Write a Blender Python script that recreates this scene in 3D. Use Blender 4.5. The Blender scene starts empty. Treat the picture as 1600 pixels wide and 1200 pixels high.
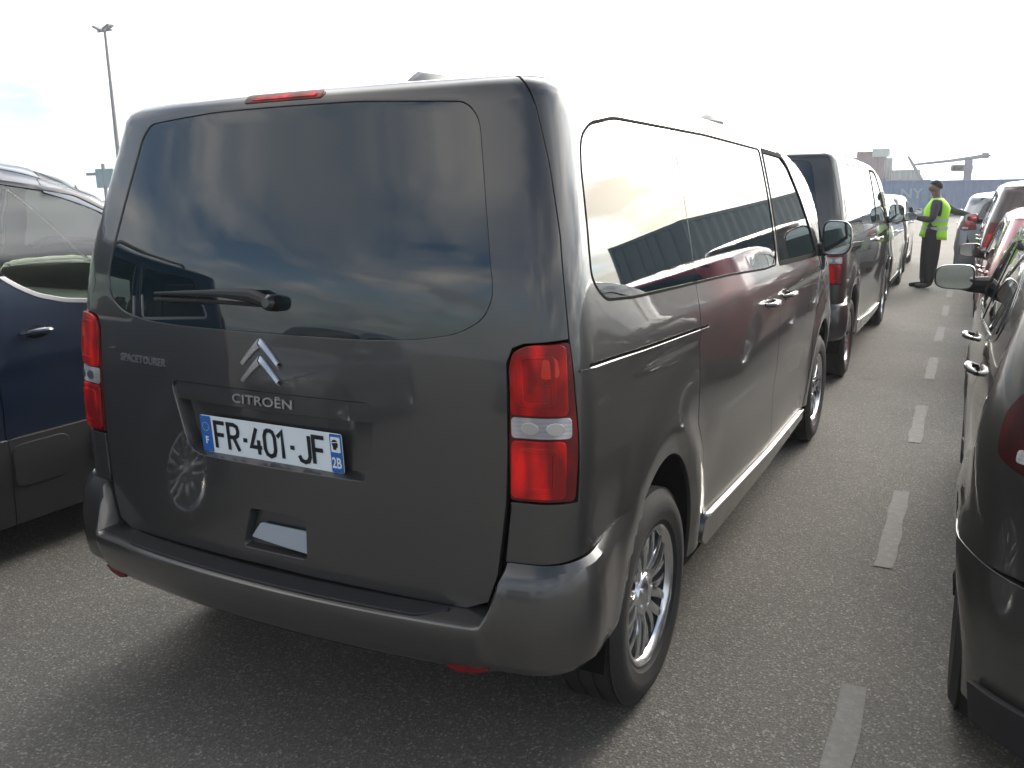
import bpy, bmesh, math, random, bisect
from mathutils import Vector, Matrix, noise
from mathutils.geometry import delaunay_2d_cdt
random.seed(7)
C = bpy.context.scene.collection
sc = bpy.context.scene
R = math.radians

# ------------------------------------------------------------------ camera
cam_d = bpy.data.cameras.new('camera'); cam = bpy.data.objects.new('camera', cam_d); C.objects.link(cam)
sc.camera = cam
CP = (1.7087, -1.6391, 1.598); YAW, PIT, ROL = -0.48676, 0.21718, -0.015615
cam_d.sensor_fit = 'HORIZONTAL'; cam_d.sensor_width = 36; cam_d.lens = 36*1.34447/1.6
cam_d.clip_start = .02; cam_d.clip_end = 4000
cy, sy, cp, sp = math.cos(YAW), math.sin(YAW), math.cos(PIT), math.sin(PIT)
F = Vector((sy*cp, cy*cp, -sp)); r0 = Vector((cy, -sy, 0)); u0 = r0.cross(F)
RX = r0*math.cos(ROL)+u0*math.sin(ROL); UX = u0*math.cos(ROL)-r0*math.sin(ROL)
m = Matrix.Identity(4)
for i in range(3): m[i][0] = RX[i]; m[i][1] = UX[i]; m[i][2] = -F[i]; m[i][3] = CP[i]
cam.matrix_world = m

# ------------------------------------------------------------------ light
SUN_AZ, SUN_EL = 14.0, 24.0          # azimuth from +Y (the way the cars face) towards +X
sc.view_settings.view_transform = 'Standard'; sc.view_settings.look = 'None'
sc.view_settings.gamma = 1; sc.view_settings.use_curve_mapping = False
sc.view_settings.exposure = 0.78
sd = Vector((math.sin(R(SUN_AZ))*math.cos(R(SUN_EL)), math.cos(R(SUN_AZ))*math.cos(R(SUN_EL)), math.sin(R(SUN_EL))))
sun_d = bpy.data.lights.new('sun', 'SUN'); sun = bpy.data.objects.new('sun', sun_d); C.objects.link(sun)
sun_d.energy = 1.3; sun_d.angle = R(22); sun_d.color = (1, .90, .74)
sun.rotation_euler = (-sd).to_track_quat('-Z', 'Y').to_euler()
W = bpy.data.worlds.new('World'); sc.world = W; W.use_nodes = True
nt = W.node_tree; nt.nodes.clear()
def N(nt, t, **k):
    n = nt.nodes.new(t)
    for a, b in k.items():
        if a.startswith('i_'): n.inputs[a[2:].replace('_', ' ')].default_value = b
        else: setattr(n, a, b)
    return n
def world():
    L = nt.links.new
    out = N(nt, 'ShaderNodeOutputWorld'); bg = N(nt, 'ShaderNodeBackground'); bg.inputs[1].default_value = .115
    sky = N(nt, 'ShaderNodeTexSky', sky_type='NISHITA', sun_disc=False, sun_elevation=R(SUN_EL), sun_rotation=R(SUN_AZ))
    sky.air_density = 1.0; sky.dust_density = 1.6; sky.ozone_density = 1.2
    tc = N(nt, 'ShaderNodeTexCoord'); sep = N(nt, 'ShaderNodeSeparateXYZ'); L(tc.outputs['Generated'], sep.inputs[0])
    # clouds on a flat layer: divide the direction by its height
    add = N(nt, 'ShaderNodeMath', operation='MAXIMUM'); L(sep.outputs[2], add.inputs[0]); add.inputs[1].default_value = 0
    add2 = N(nt, 'ShaderNodeMath', operation='ADD'); L(add.outputs[0], add2.inputs[0]); add2.inputs[1].default_value = .16
    dv = N(nt, 'ShaderNodeVectorMath', operation='DIVIDE'); L(tc.outputs['Generated'], dv.inputs[0])
    cb = N(nt, 'ShaderNodeCombineXYZ'); L(add2.outputs[0], cb.inputs[0]); L(add2.outputs[0], cb.inputs[1]); cb.inputs[2].default_value = 1
    L(cb.outputs[0], dv.inputs[1])
    mp = N(nt, 'ShaderNodeMapping'); L(dv.outputs[0], mp.inputs[0]); mp.inputs['Scale'].default_value = (1.0, .62, .0); mp.inputs['Rotation'].default_value = (0, 0, R(35)); mp.inputs['Location'].default_value = (1.7, 3.1, 0)
    n1 = N(nt, 'ShaderNodeTexNoise'); L(mp.outputs[0], n1.inputs['Vector']); n1.inputs['Scale'].default_value = 1.15; n1.inputs['Detail'].default_value = 9; n1.inputs['Roughness'].default_value = .58; n1.inputs['Distortion'].default_value = .35
    cr = N(nt, 'ShaderNodeValToRGB'); L(n1.outputs['Fac'], cr.inputs[0]); cr.color_ramp.elements[0].position = .38; cr.color_ramp.elements[1].position = .61
    # grey undersides from a second, broader noise
    n2 = N(nt, 'ShaderNodeTexNoise'); L(mp.outputs[0], n2.inputs['Vector']); n2.inputs['Scale'].default_value = 1.9; n2.inputs['Detail'].default_value = 5
    cr2 = N(nt, 'ShaderNodeValToRGB'); L(n2.outputs['Fac'], cr2.inputs[0])
    cr2.color_ramp.elements[0].position = .40; cr2.color_ramp.elements[0].color = (4.2, 4.5, 4.9, 1)
    cr2.color_ramp.elements[1].position = .66; cr2.color_ramp.elements[1].color = (9.8, 9.3, 8.5, 1)
    # forward scattering round the sun
    dt = N(nt, 'ShaderNodeVectorMath', operation='DOT_PRODUCT'); L(tc.outputs['Generated'], dt.inputs[0]); dt.inputs[1].default_value = sd
    mx = N(nt, 'ShaderNodeMath', operation='MAXIMUM'); L(dt.outputs['Value'], mx.inputs[0]); mx.inputs[1].default_value = 0
    pw = N(nt, 'ShaderNodeMath', operation='POWER'); L(mx.outputs[0], pw.inputs[0]); pw.inputs[1].default_value = 7
    gl = N(nt, 'ShaderNodeMath', operation='MULTIPLY'); L(pw.outputs[0], gl.inputs[0]); gl.inputs[1].default_value = 7.0
    g1 = N(nt, 'ShaderNodeMath', operation='ADD'); L(gl.outputs[0], g1.inputs[0])
    br = N(nt, 'ShaderNodeMapRange', interpolation_type='SMOOTHSTEP'); L(dt.outputs['Value'], br.inputs[0]); br.inputs[1].default_value = .0; br.inputs[2].default_value = .95; br.inputs[3].default_value = 1.0; br.inputs[4].default_value = 4.0
    L(br.outputs[0], g1.inputs[1])
    cm = N(nt, 'ShaderNodeVectorMath', operation='SCALE'); L(cr2.outputs[0], cm.inputs[0]); L(g1.outputs[0], cm.inputs['Scale'])
    mix = N(nt, 'ShaderNodeMix', data_type='RGBA'); L(cr.outputs[0], mix.inputs['Factor']); L(sky.outputs[0], mix.inputs['A']); L(cm.outputs[0], mix.inputs['B'])
    # thin white haze low down
    hz = N(nt, 'ShaderNodeMapRange', interpolation_type='SMOOTHSTEP'); L(sep.outputs[2], hz.inputs[0]); hz.inputs[1].default_value = .22; hz.inputs[2].default_value = .0; hz.inputs[3].default_value = 0; hz.inputs[4].default_value = .6
    hc = N(nt, 'ShaderNodeVectorMath', operation='SCALE'); hc.inputs[0].default_value = (1.8, 2.35, 2.5); L(g1.outputs[0], hc.inputs['Scale'])
    mh = N(nt, 'ShaderNodeMix', data_type='RGBA'); L(hz.outputs[0], mh.inputs['Factor']); L(mix.outputs['Result'], mh.inputs['A']); L(hc.outputs[0], mh.inputs['B'])
    L(mh.outputs['Result'], bg.inputs[0]); L(bg.outputs[0], out.inputs[0])
world()
sc.cycles.max_bounces = 8

# ------------------------------------------------------------------ materials
def mat(name, col, rough=.5, metal=0, coat=0, coat_r=.03, spec=.5, bump=0, bscale=200, var=0, vscale=3, dirt=0, **k):
    m = bpy.data.materials.new(name); m.use_nodes = True; t = m.node_tree; p = t.nodes['Principled BSDF']; L = t.links.new
    p.inputs['Base Color'].default_value = (*col, 1); p.inputs['Roughness'].default_value = rough; p.inputs['Metallic'].default_value = metal
    p.inputs['Coat Weight'].default_value = coat; p.inputs['Coat Roughness'].default_value = coat_r; p.inputs['Specular IOR Level'].default_value = spec
    tc = N(t, 'ShaderNodeTexCoord')
    if var or dirt:
        n = N(t, 'ShaderNodeTexNoise'); L(tc.outputs['Object'], n.inputs['Vector']); n.inputs['Scale'].default_value = vscale; n.inputs['Detail'].default_value = 8; n.inputs['Roughness'].default_value = .65
        mx = N(t, 'ShaderNodeMix', data_type='RGBA'); L(n.outputs['Fac'], mx.inputs['Factor'])
        mx.inputs['A'].default_value = (*[c*(1-var) for c in col], 1); mx.inputs['B'].default_value = (*[min(1, c*(1+var)) for c in col], 1)
        src = mx.outputs['Result']
        if dirt:   # dust settled on the lower body
            sp_ = N(t, 'ShaderNodeSeparateXYZ'); L(tc.outputs['Object'], sp_.inputs[0])
            mr = N(t, 'ShaderNodeMapRange'); L(sp_.outputs[2], mr.inputs[0]); mr.inputs[1].default_value = .75; mr.inputs[2].default_value = .2
            n3 = N(t, 'ShaderNodeTexNoise'); L(tc.outputs['Object'], n3.inputs['Vector']); n3.inputs['Scale'].default_value = 9; n3.inputs['Detail'].default_value = 9
            m1 = N(t, 'ShaderNodeMath', operation='MULTIPLY'); L(mr.outputs[0], m1.inputs[0]); L(n3.outputs['Fac'], m1.inputs[1])
            m2 = N(t, 'ShaderNodeMath', operation='MULTIPLY'); L(m1.outputs[0], m2.inputs[0]); m2.inputs[1].default_value = dirt
            md = N(t, 'ShaderNodeMix', data_type='RGBA'); L(m2.outputs[0], md.inputs['Factor']); L(src, md.inputs['A']); md.inputs['B'].default_value = (.16, .14, .12, 1)
            src = md.outputs['Result']
            rr = N(t, 'ShaderNodeMath', operation='ADD'); L(m2.outputs[0], rr.inputs[0]); rr.inputs[1].default_value = coat_r
            L(rr.outputs[0], p.inputs['Coat Roughness'])
        L(src, p.inputs['Base Color'])
    if bump:
        b = N(t, 'ShaderNodeBump'); b.inputs['Strength'].default_value = bump; b.inputs['Distance'].default_value = .004
        n = N(t, 'ShaderNodeTexNoise'); L(tc.outputs['Object'], n.inputs['Vector']); n.inputs['Scale'].default_value = bscale; n.inputs['Detail'].default_value = 4
        L(n.outputs['Fac'], b.inputs['Height']); L(b.outputs[0], p.inputs['Normal'])
    for a, v in k.items(): p.inputs[a].default_value = v
    return m
def paint(name, col, metal=.55, rough=.36): return mat(name, col, rough, metal, coat=1, coat_r=.035, var=.06, vscale=1.2, dirt=.35)
M = {}
M['grey'] = paint('warm grey metallic paint', (.051, .0500, .0490), .5)
M['blue'] = paint('dark blue metallic paint', (.005, .016, .042), .35)
M['olive'] = paint('dark grey green paint', (.050, .052, .046), .5)
M['red'] = paint('deep red metallic paint', (.26, .010, .026), .3)
M['brown'] = paint('dark brown metallic paint', (.060, .040, .036), .45)
M['silver'] = paint('silver paint', (.42, .43, .43), .6)
M['white'] = paint('off white paint', (.70, .69, .66), 0)
M['steel'] = paint('steel blue grey paint', (.16, .18, .21), .5)
M['beige'] = paint('pale beige paint', (.16, .15, .13), .5)
M['liner'] = mat('black underside', (.008, .008, .008), .8, spec=.1)
M['plastic'] = mat('black grained plastic', (.022, .022, .023), .55, spec=.3, bump=.15, bscale=600)
M['gloss'] = mat('gloss black trim', (.006, .006, .007), .12, coat=.5)
M['glass'] = mat('privacy glass', (.004, .012, .016), .015, spec=1.0)
M['glass_front'] = mat('dark green tinted glass', (.010, .014, .013), .012, spec=.8)
M['seal'] = mat('matt rubber seal', (.006, .006, .006), .85, spec=.05)
M['galv0'] = mat('grey roof cover', (.16, .165, .17), .6)
M['chrome'] = mat('chrome', (.75, .75, .76), .08, 1)
M['chrome_soft'] = mat('brushed chrome', (.55, .54, .55), .32, 1)
M['badge'] = mat('bright badge chrome', (.85, .86, .88), .28, .75)
M['alloy'] = mat('alloy', (.72, .73, .75), .20, .95, var=.08, vscale=20)
M['dark_alloy'] = mat('dark alloy', (.05, .05, .052), .45, .6)
M['rubber'] = mat('tyre rubber', (.020, .0195, .019), .75, bump=.3, bscale=120, var=.3, vscale=14)
M['disc'] = mat('brake disc', (.12, .10, .085), .45, .8)
M['mirror'] = mat('mirror glass', (.55, .62, .62), .01, 1)
M['plate'] = mat('plate white', (.72, .77, .80), .32, spec=.4)
M['plate_blue'] = mat('plate blue', (.015, .12, .42), .35)
M['ink'] = mat('plate ink', (.006, .010, .016), .4)
M['white_ink'] = mat('white print', (.75, .78, .80), .4)
M['seat'] = mat('seat fabric', (.26, .27, .23), .9, bump=.2, bscale=300)
M['trim'] = mat('beige interior trim', (.50, .49, .40), .8)
M['dark_trim'] = mat('dark interior trim', (.075, .085, .070), .7)
def lens(name, col, dark, sc_=70, emit=0):
    m = bpy.data.materials.new(name); m.use_nodes = True; t = m.node_tree; p = t.nodes['Principled BSDF']; L = t.links.new
    tc = N(t, 'ShaderNodeTexCoord')
    mp = N(t, 'ShaderNodeMapping'); L(tc.outputs['Object'], mp.inputs[0]); mp.inputs['Scale'].default_value = (1, 1, .35)
    v = N(t, 'ShaderNodeTexVoronoi', feature='F1'); L(mp.outputs[0], v.inputs['Vector']); v.inputs['Scale'].default_value = 24
    n = N(t, 'ShaderNodeTexNoise'); L(mp.outputs[0], n.inputs['Vector']); n.inputs['Scale'].default_value = 14; n.inputs['Detail'].default_value = 2
    a = N(t, 'ShaderNodeMath', operation='MULTIPLY_ADD'); L(v.outputs['Distance'], a.inputs[0]); a.inputs[1].default_value = .5; L(n.outputs['Fac'], a.inputs[2])
    cr = N(t, 'ShaderNodeValToRGB'); L(a.outputs[0], cr.inputs[0]); cr.color_ramp.elements[0].position = .45; cr.color_ramp.elements[1].position = .85
    cr.color_ramp.elements[0].color = (*col, 1); cr.color_ramp.elements[1].color = (*dark, 1)
    L(cr.outputs[0], p.inputs['Base Color'])
    w = N(t, 'ShaderNodeTexWave', wave_type='BANDS', bands_direction='Z'); L(tc.outputs['Object'], w.inputs['Vector']); w.inputs['Scale'].default_value = sc_; w.inputs['Distortion'].default_value = 0
    b = N(t, 'ShaderNodeBump'); b.inputs['Strength'].default_value = .25; b.inputs['Distance'].default_value = .002; L(w.outputs['Fac'], b.inputs['Height'])
    L(b.outputs[0], p.inputs['Normal'])
    p.inputs['Roughness'].default_value = .4; p.inputs['Specular IOR Level'].default_value = .2; p.inputs['Coat Weight'].default_value = .35; p.inputs['Coat Roughness'].default_value = .02
    return m
M['red_lens'] = lens('red lamp lens', (.92, .010, .006), (.22, .002, .003))
M['dark_red_lens'] = lens('dark red lamp lens', (.20, .003, .005), (.08, .002, .003))
M['smoked_lens'] = lens('smoked lamp lens', (.07, .002, .003), (.03, .001, .002))
M['amber_lens'] = lens('amber lamp insert', (.75, .12, .01), (.55, .03, .01))
M['clear_lens'] = lens('clear lamp lens', (.62, .60, .60), (.28, .27, .28), 30)
M['head_lens'] = lens('headlamp lens', (.5, .52, .54), (.12, .12, .13), 20)
def tinted():
    m = bpy.data.materials.new('clear green tinted glass'); m.use_nodes = True; t = m.node_tree; t.nodes.clear(); L = t.links.new
    o = N(t, 'ShaderNodeOutputMaterial'); tr = N(t, 'ShaderNodeBsdfTransparent'); tr.inputs[0].default_value = (.74, .82, .77, 1)
    g = N(t, 'ShaderNodeBsdfGlossy'); g.inputs['Roughness'].default_value = .01
    f = N(t, 'ShaderNodeFresnel'); f.inputs[0].default_value = 1.6
    mx = N(t, 'ShaderNodeMixShader'); L(f.outputs[0], mx.inputs[0]); L(tr.outputs[0], mx.inputs[1]); L(g.outputs[0], mx.inputs[2]); L(mx.outputs[0], o.inputs[0])
    return m
M['tinted'] = tinted()

# ------------------------------------------------------------------ object helpers
def tag(o, label=None, cat=None, group=None, kind=None):
    if label: o['label'] = label
    if cat: o['category'] = cat
    if group: o['group'] = group
    if kind: o['kind'] = kind
    return o
def empty(name, loc=(0, 0, 0), rz=0, parent=None):
    o = bpy.data.objects.new(name, None); C.objects.link(o); o.location = loc; o.rotation_euler = (0, 0, rz); o.empty_display_size = .2
    if parent: o.parent = parent
    return o
def link(name, me, parent=None, loc=None):
    o = bpy.data.objects.new(name, me); C.objects.link(o)
    if parent: o.parent = parent
    if loc: o.location = loc
    return o
def meshobj(name, verts, faces, m, parent=None, normals=None, smooth=True, fmat=None):
    me = bpy.data.meshes.new(name); me.from_pydata(verts, [], faces)
    for x in (m if isinstance(m, (list, tuple)) else [m]): me.materials.append(x)
    if fmat: me.polygons.foreach_set('material_index', fmat)
    me.polygons.foreach_set('use_smooth', [smooth]*len(faces)); me.update()
    if normals: me.normals_split_custom_set_from_vertices(normals)
    return link(name, me, parent)
class MB:
    def __init__(s): s.v = []; s.f = []; s.m = []; s.cm = 0
    def box(s, x0, x1, y0, y1, z0, z1, T=None, taper=None):
        b = len(s.v)
        vs = [(x, y, z) for z in (z0, z1) for y in (y0, y1) for x in (x0, x1)]
        if T: vs = [tuple(T @ Vector(v)) for v in vs]
        s.v += vs
        for f in ((0, 2, 3, 1), (4, 5, 7, 6), (0, 1, 5, 4), (2, 6, 7, 3), (0, 4, 6, 2), (1, 3, 7, 5)): s.f.append(tuple(b+i for i in f)); s.m.append(s.cm)
        return s
    def tube(s, pts, r, n=8, cap=True):
        pts = [Vector(p) for p in pts]; b = len(s.v); k = len(pts)
        rs = r if isinstance(r, (list, tuple)) else [r]*k
        for i, p in enumerate(pts):
            d = (pts[min(i+1, k-1)]-pts[max(i-1, 0)]).normalized()
            a = d.cross(Vector((0, 0, 1)));
            if a.length < .05: a = d.cross(Vector((0, 1, 0)))
            a.normalize(); c = d.cross(a)
            for j in range(n):
                t = 2*math.pi*j/n; s.v.append(tuple(p+(a*math.cos(t)+c*math.sin(t))*rs[i]))
        for i in range(k-1):
            for j in range(n):
                s.f.append((b+i*n+j, b+(i+1)*n+j, b+(i+1)*n+(j+1) % n, b+i*n+(j+1) % n)); s.m.append(s.cm)
        if cap:
            s.f.append(tuple(b+j for j in range(n))); s.f.append(tuple(b+(k-1)*n+j for j in reversed(range(n)))); s.m += [s.cm]*2
        return s
    def lathe_x(s, prof, n=48, a0=0, a1=2*math.pi):
        # prof: (x, r)
        b = len(s.v); k = len(prof); full = abs(a1-a0-2*math.pi) < 1e-6; nn = n if full else n+1
        for j in range(nn):
            a = a0+(a1-a0)*j/n
            for x, r in prof: s.v.append((x, r*math.cos(a), r*math.sin(a)))
        for j in range(n):
            for i in range(k-1):
                p = b+j*k+i; q = b+((j+1) % nn)*k+i
                s.f.append((p, q, q+1, p+1)); s.m.append(s.cm)
        return s
    def grid(s, fn, nu, nv):
        b = len(s.v)
        for i in range(nu+1):
            for j in range(nv+1): s.v.append(tuple(fn(i/nu, j/nv)))
        for i in range(nu):
            for j in range(nv):
                p = b+i*(nv+1)+j; s.f.append((p, p+nv+1, p+nv+2, p+1)); s.m.append(s.cm)
        return s
    def build(s, name, m, parent=None, smooth=False, bevel=0, seg=2, angle=35, sub=0):
        me = bpy.data.meshes.new(name); me.from_pydata(s.v, [], s.f)
        for x in (m if isinstance(m, (list, tuple)) else [m]): me.materials.append(x)
        me.polygons.foreach_set('material_index', s.m)
        bm = bmesh.new(); bm.from_mesh(me); bmesh.ops.recalc_face_normals(bm, faces=bm.faces)
        if bevel: bmesh.ops.bevel(bm, geom=[e for e in bm.edges if len(e.link_faces) == 2 and e.calc_face_angle() > .5], offset=bevel, segments=seg, affect='EDGES', clamp_overlap=True)
        for f in bm.faces: f.smooth = True
        for e in bm.edges:
            if len(e.link_faces) == 2 and e.calc_face_angle() > R(angle): e.smooth = False
        bm.to_mesh(me); bm.free()
        o = link(name, me, parent)
        return o

# ------------------------------------------------------------------ ground
def asphalt():
    m = bpy.data.materials.new('asphalt'); m.use_nodes = True; t = m.node_tree; p = t.nodes['Principled BSDF']; L = t.links.new
    tc = N(t, 'ShaderNodeTexCoord')
    n1 = N(t, 'ShaderNodeTexNoise'); L(tc.outputs['Object'], n1.inputs['Vector']); n1.inputs['Scale'].default_value = .6; n1.inputs['Detail'].default_value = 8; n1.inputs['Roughness'].default_value = .6
    n2 = N(t, 'ShaderNodeTexNoise'); L(tc.outputs['Object'], n2.inputs['Vector']); n2.inputs['Scale'].default_value = 130; n2.inputs['Detail'].default_value = 4; n2.inputs['Roughness'].default_value = .8
    v = N(t, 'ShaderNodeTexVoronoi'); L(tc.outputs['Object'], v.inputs['Vector']); v.inputs['Scale'].default_value = 150
    cr = N(t, 'ShaderNodeValToRGB'); L(v.outputs['Color'], cr.inputs[0]); cr.color_ramp.elements[0].position = .25; cr.color_ramp.elements[0].color = (.126, .119, .104, 1)
    cr.color_ramp.elements[1].position = .93; cr.color_ramp.elements[1].color = (.33, .315, .28, 1); e = cr.color_ramp.elements.new(.72); e.color = (.172, .163, .145, 1)
    mx = N(t, 'ShaderNodeMix', data_type='RGBA', blend_type='MULTIPLY'); mx.inputs['Factor'].default_value = 1; L(cr.outputs[0], mx.inputs['A'])
    c2 = N(t, 'ShaderNodeValToRGB'); L(n1.outputs['Fac'], c2.inputs[0]); c2.color_ramp.elements[0].position = .3; c2.color_ramp.elements[0].color = (.78, .78, .78, 1); c2.color_ramp.elements[1].position = .7; c2.color_ramp.elements[1].color = (1.18, 1.16, 1.12, 1)
    L(c2.outputs[0], mx.inputs['B'])
    mx2 = N(t, 'ShaderNodeMix', data_type='RGBA', blend_type='MULTIPLY'); mx2.inputs['Factor'].default_value = 1; L(mx.outputs['Result'], mx2.inputs['A'])
    c3 = N(t, 'ShaderNodeValToRGB'); L(n2.outputs['Fac'], c3.inputs[0]); c3.color_ramp.elements[0].position = .35; c3.color_ramp.elements[0].color = (.68, .68, .68, 1); c3.color_ramp.elements[1].position = .65; c3.color_ramp.elements[1].color = (1.2, 1.2, 1.2, 1)
    L(c3.outputs[0], mx2.inputs['B']); 
    # oil drips
    n4 = N(t, 'ShaderNodeTexNoise'); L(tc.outputs['Object'], n4.inputs['Vector']); n4.inputs['Scale'].default_value = 2.3; n4.inputs['Detail'].default_value = 3
    c4 = N(t, 'ShaderNodeValToRGB'); L(n4.outputs['Fac'], c4.inputs[0]); c4.color_ramp.elements[0].position = .66; c4.color_ramp.elements[1].position = .76
    mx3 = N(t, 'ShaderNodeMix', data_type='RGBA'); L(mx2.outputs['Result'], mx3.inputs['A']); mx3.inputs['B'].default_value = (.035, .034, .032, 1)
    ml = N(t, 'ShaderNodeMath', operation='MULTIPLY'); L(c4.outputs[0], ml.inputs[0]); ml.inputs[1].default_value = .5; L(ml.outputs[0], mx3.inputs['Factor'])
    # hairline cracks and fine joints
    wn = N(t, 'ShaderNodeTexNoise'); L(tc.outputs['Object'], wn.inputs['Vector']); wn.inputs['Scale'].default_value = 1.7; wn.inputs['Detail'].default_value = 6
    wa = N(t, 'ShaderNodeVectorMath', operation='MULTIPLY_ADD'); L(wn.outputs['Color'], wa.inputs[0]); wa.inputs[1].default_value = (.9, .9, 0); L(tc.outputs['Object'], wa.inputs[2])
    vc = N(t, 'ShaderNodeTexVoronoi', feature='DISTANCE_TO_EDGE'); L(wa.outputs[0], vc.inputs['Vector']); vc.inputs['Scale'].default_value = .42
    cc = N(t, 'ShaderNodeMapRange'); L(vc.outputs['Distance'], cc.inputs[0]); cc.inputs[1].default_value = .0015; cc.inputs[2].default_value = .0035; cc.inputs[3].default_value = .12; cc.inputs[4].default_value = 0
    mx4 = N(t, 'ShaderNodeMix', data_type='RGBA'); L(cc.outputs[0], mx4.inputs['Factor']); L(mx3.outputs['Result'], mx4.inputs['A']); mx4.inputs['B'].default_value = (.03, .029, .027, 1)
    L(mx4.outputs['Result'], p.inputs['Base Color'])
    p.inputs['Roughness'].default_value = .8; p.inputs['Specular IOR Level'].default_value = .35
    b = N(t, 'ShaderNodeBump'); b.inputs['Strength'].default_value = .5; b.inputs['Distance'].default_value = .004; L(v.outputs['Distance'], b.inputs['Height'])
    b2 = N(t, 'ShaderNodeBump'); b2.inputs['Strength'].default_value = .5; b2.inputs['Distance'].default_value = .006; L(n2.outputs['Fac'], b2.inputs['Height']); L(b.outputs[0], b2.inputs['Normal'])
    L(b2.outputs[0], p.inputs['Normal'])
    return m
M['asphalt'] = asphalt()
g = MB(); g.v = [(-800, -800, 0), (800, -800, 0), (800, 800, 0), (-800, 800, 0)]; g.f = [(0, 1, 2, 3)]; g.m = [0]
tag(g.build('ground', M['asphalt']), kind='structure')
def worn_paint():
    m = bpy.data.materials.new('worn white road paint'); m.use_nodes = True; t = m.node_tree; p = t.nodes['Principled BSDF']; L = t.links.new
    tc = N(t, 'ShaderNodeTexCoord'); n = N(t, 'ShaderNodeTexNoise'); L(tc.outputs['Object'], n.inputs['Vector']); n.inputs['Scale'].default_value = 26; n.inputs['Detail'].default_value = 10; n.inputs['Roughness'].default_value = .75
    c = N(t, 'ShaderNodeValToRGB'); L(n.outputs['Fac'], c.inputs[0]); c.color_ramp.elements[0].position = .47; c.color_ramp.elements[0].color = (.15, .144, .13, 1); c.color_ramp.elements[1].position = .72; c.color_ramp.elements[1].color = (.222, .212, .194, 1)
    L(c.outputs[0], p.inputs['Base Color']); p.inputs['Roughness'].default_value = .75
    b = N(t, 'ShaderNodeBump'); b.inputs['Strength'].default_value = .6; b.inputs['Distance'].default_value = .004; L(n.outputs['Fac'], b.inputs['Height']); L(b.outputs[0], p.inputs['Normal'])
    return m
wp = worn_paint()
for k in range(-1, 12):
    y0 = .05+2.1*k; mb = MB(); n = 12; w = random.Random(k)
    L_ = [(1.462+w.uniform(-.006, .006), y0+1.08*i/n) for i in range(n+1)]; R_ = [(1.542+w.uniform(-.006, .006), y0+1.08*i/n) for i in range(n+1)]
    for a, b in zip(L_, R_): mb.v += [(a[0], a[1], .004), (b[0], b[1], .004)]
    for i in range(n): mb.f.append((2*i, 2*i+1, 2*i+3, 2*i+2)); mb.m.append(0)
    tag(mb.build('lane_dash', wp), kind='structure')

# ------------------------------------------------------------------ car skin
import numpy as np
def lerp(a,b,t): return a+(b-a)*t
def sstep(a,b,x):
    t=max(0.,min(1.,(x-a)/(b-a))); return t*t*(3-2*t)
def interp(tab,x):
    # monotone-ish catmull interpolation over table [(x,y)...]
    n=len(tab)
    if x<=tab[0][0]: return tab[0][1]
    if x>=tab[-1][0]: return tab[-1][1]
    i=bisect.bisect_right(tab,(x,1e9))-1
    x0,y0=tab[i];x1,y1=tab[i+1];h=x1-x0;t=(x-x0)/h
    def sl(k):
        if k==0 or k==n-1: return None
        a=(tab[k][1]-tab[k-1][1])/(tab[k][0]-tab[k-1][0]);b=(tab[k+1][1]-tab[k][1])/(tab[k+1][0]-tab[k][0])
        if a*b<=0: return 0.
        return 2*a*b/(a+b)
    d=(y1-y0)/h
    m0=sl(i);m1=sl(i+1)
    if m0 is None:m0=d
    if m1 is None:m1=d
    t2=t*t;t3=t2*t
    return (2*t3-3*t2+1)*y0+(t3-2*t2+t)*h*m0+(-2*t3+3*t2)*y1+(t3-t2)*h*m1
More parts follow.
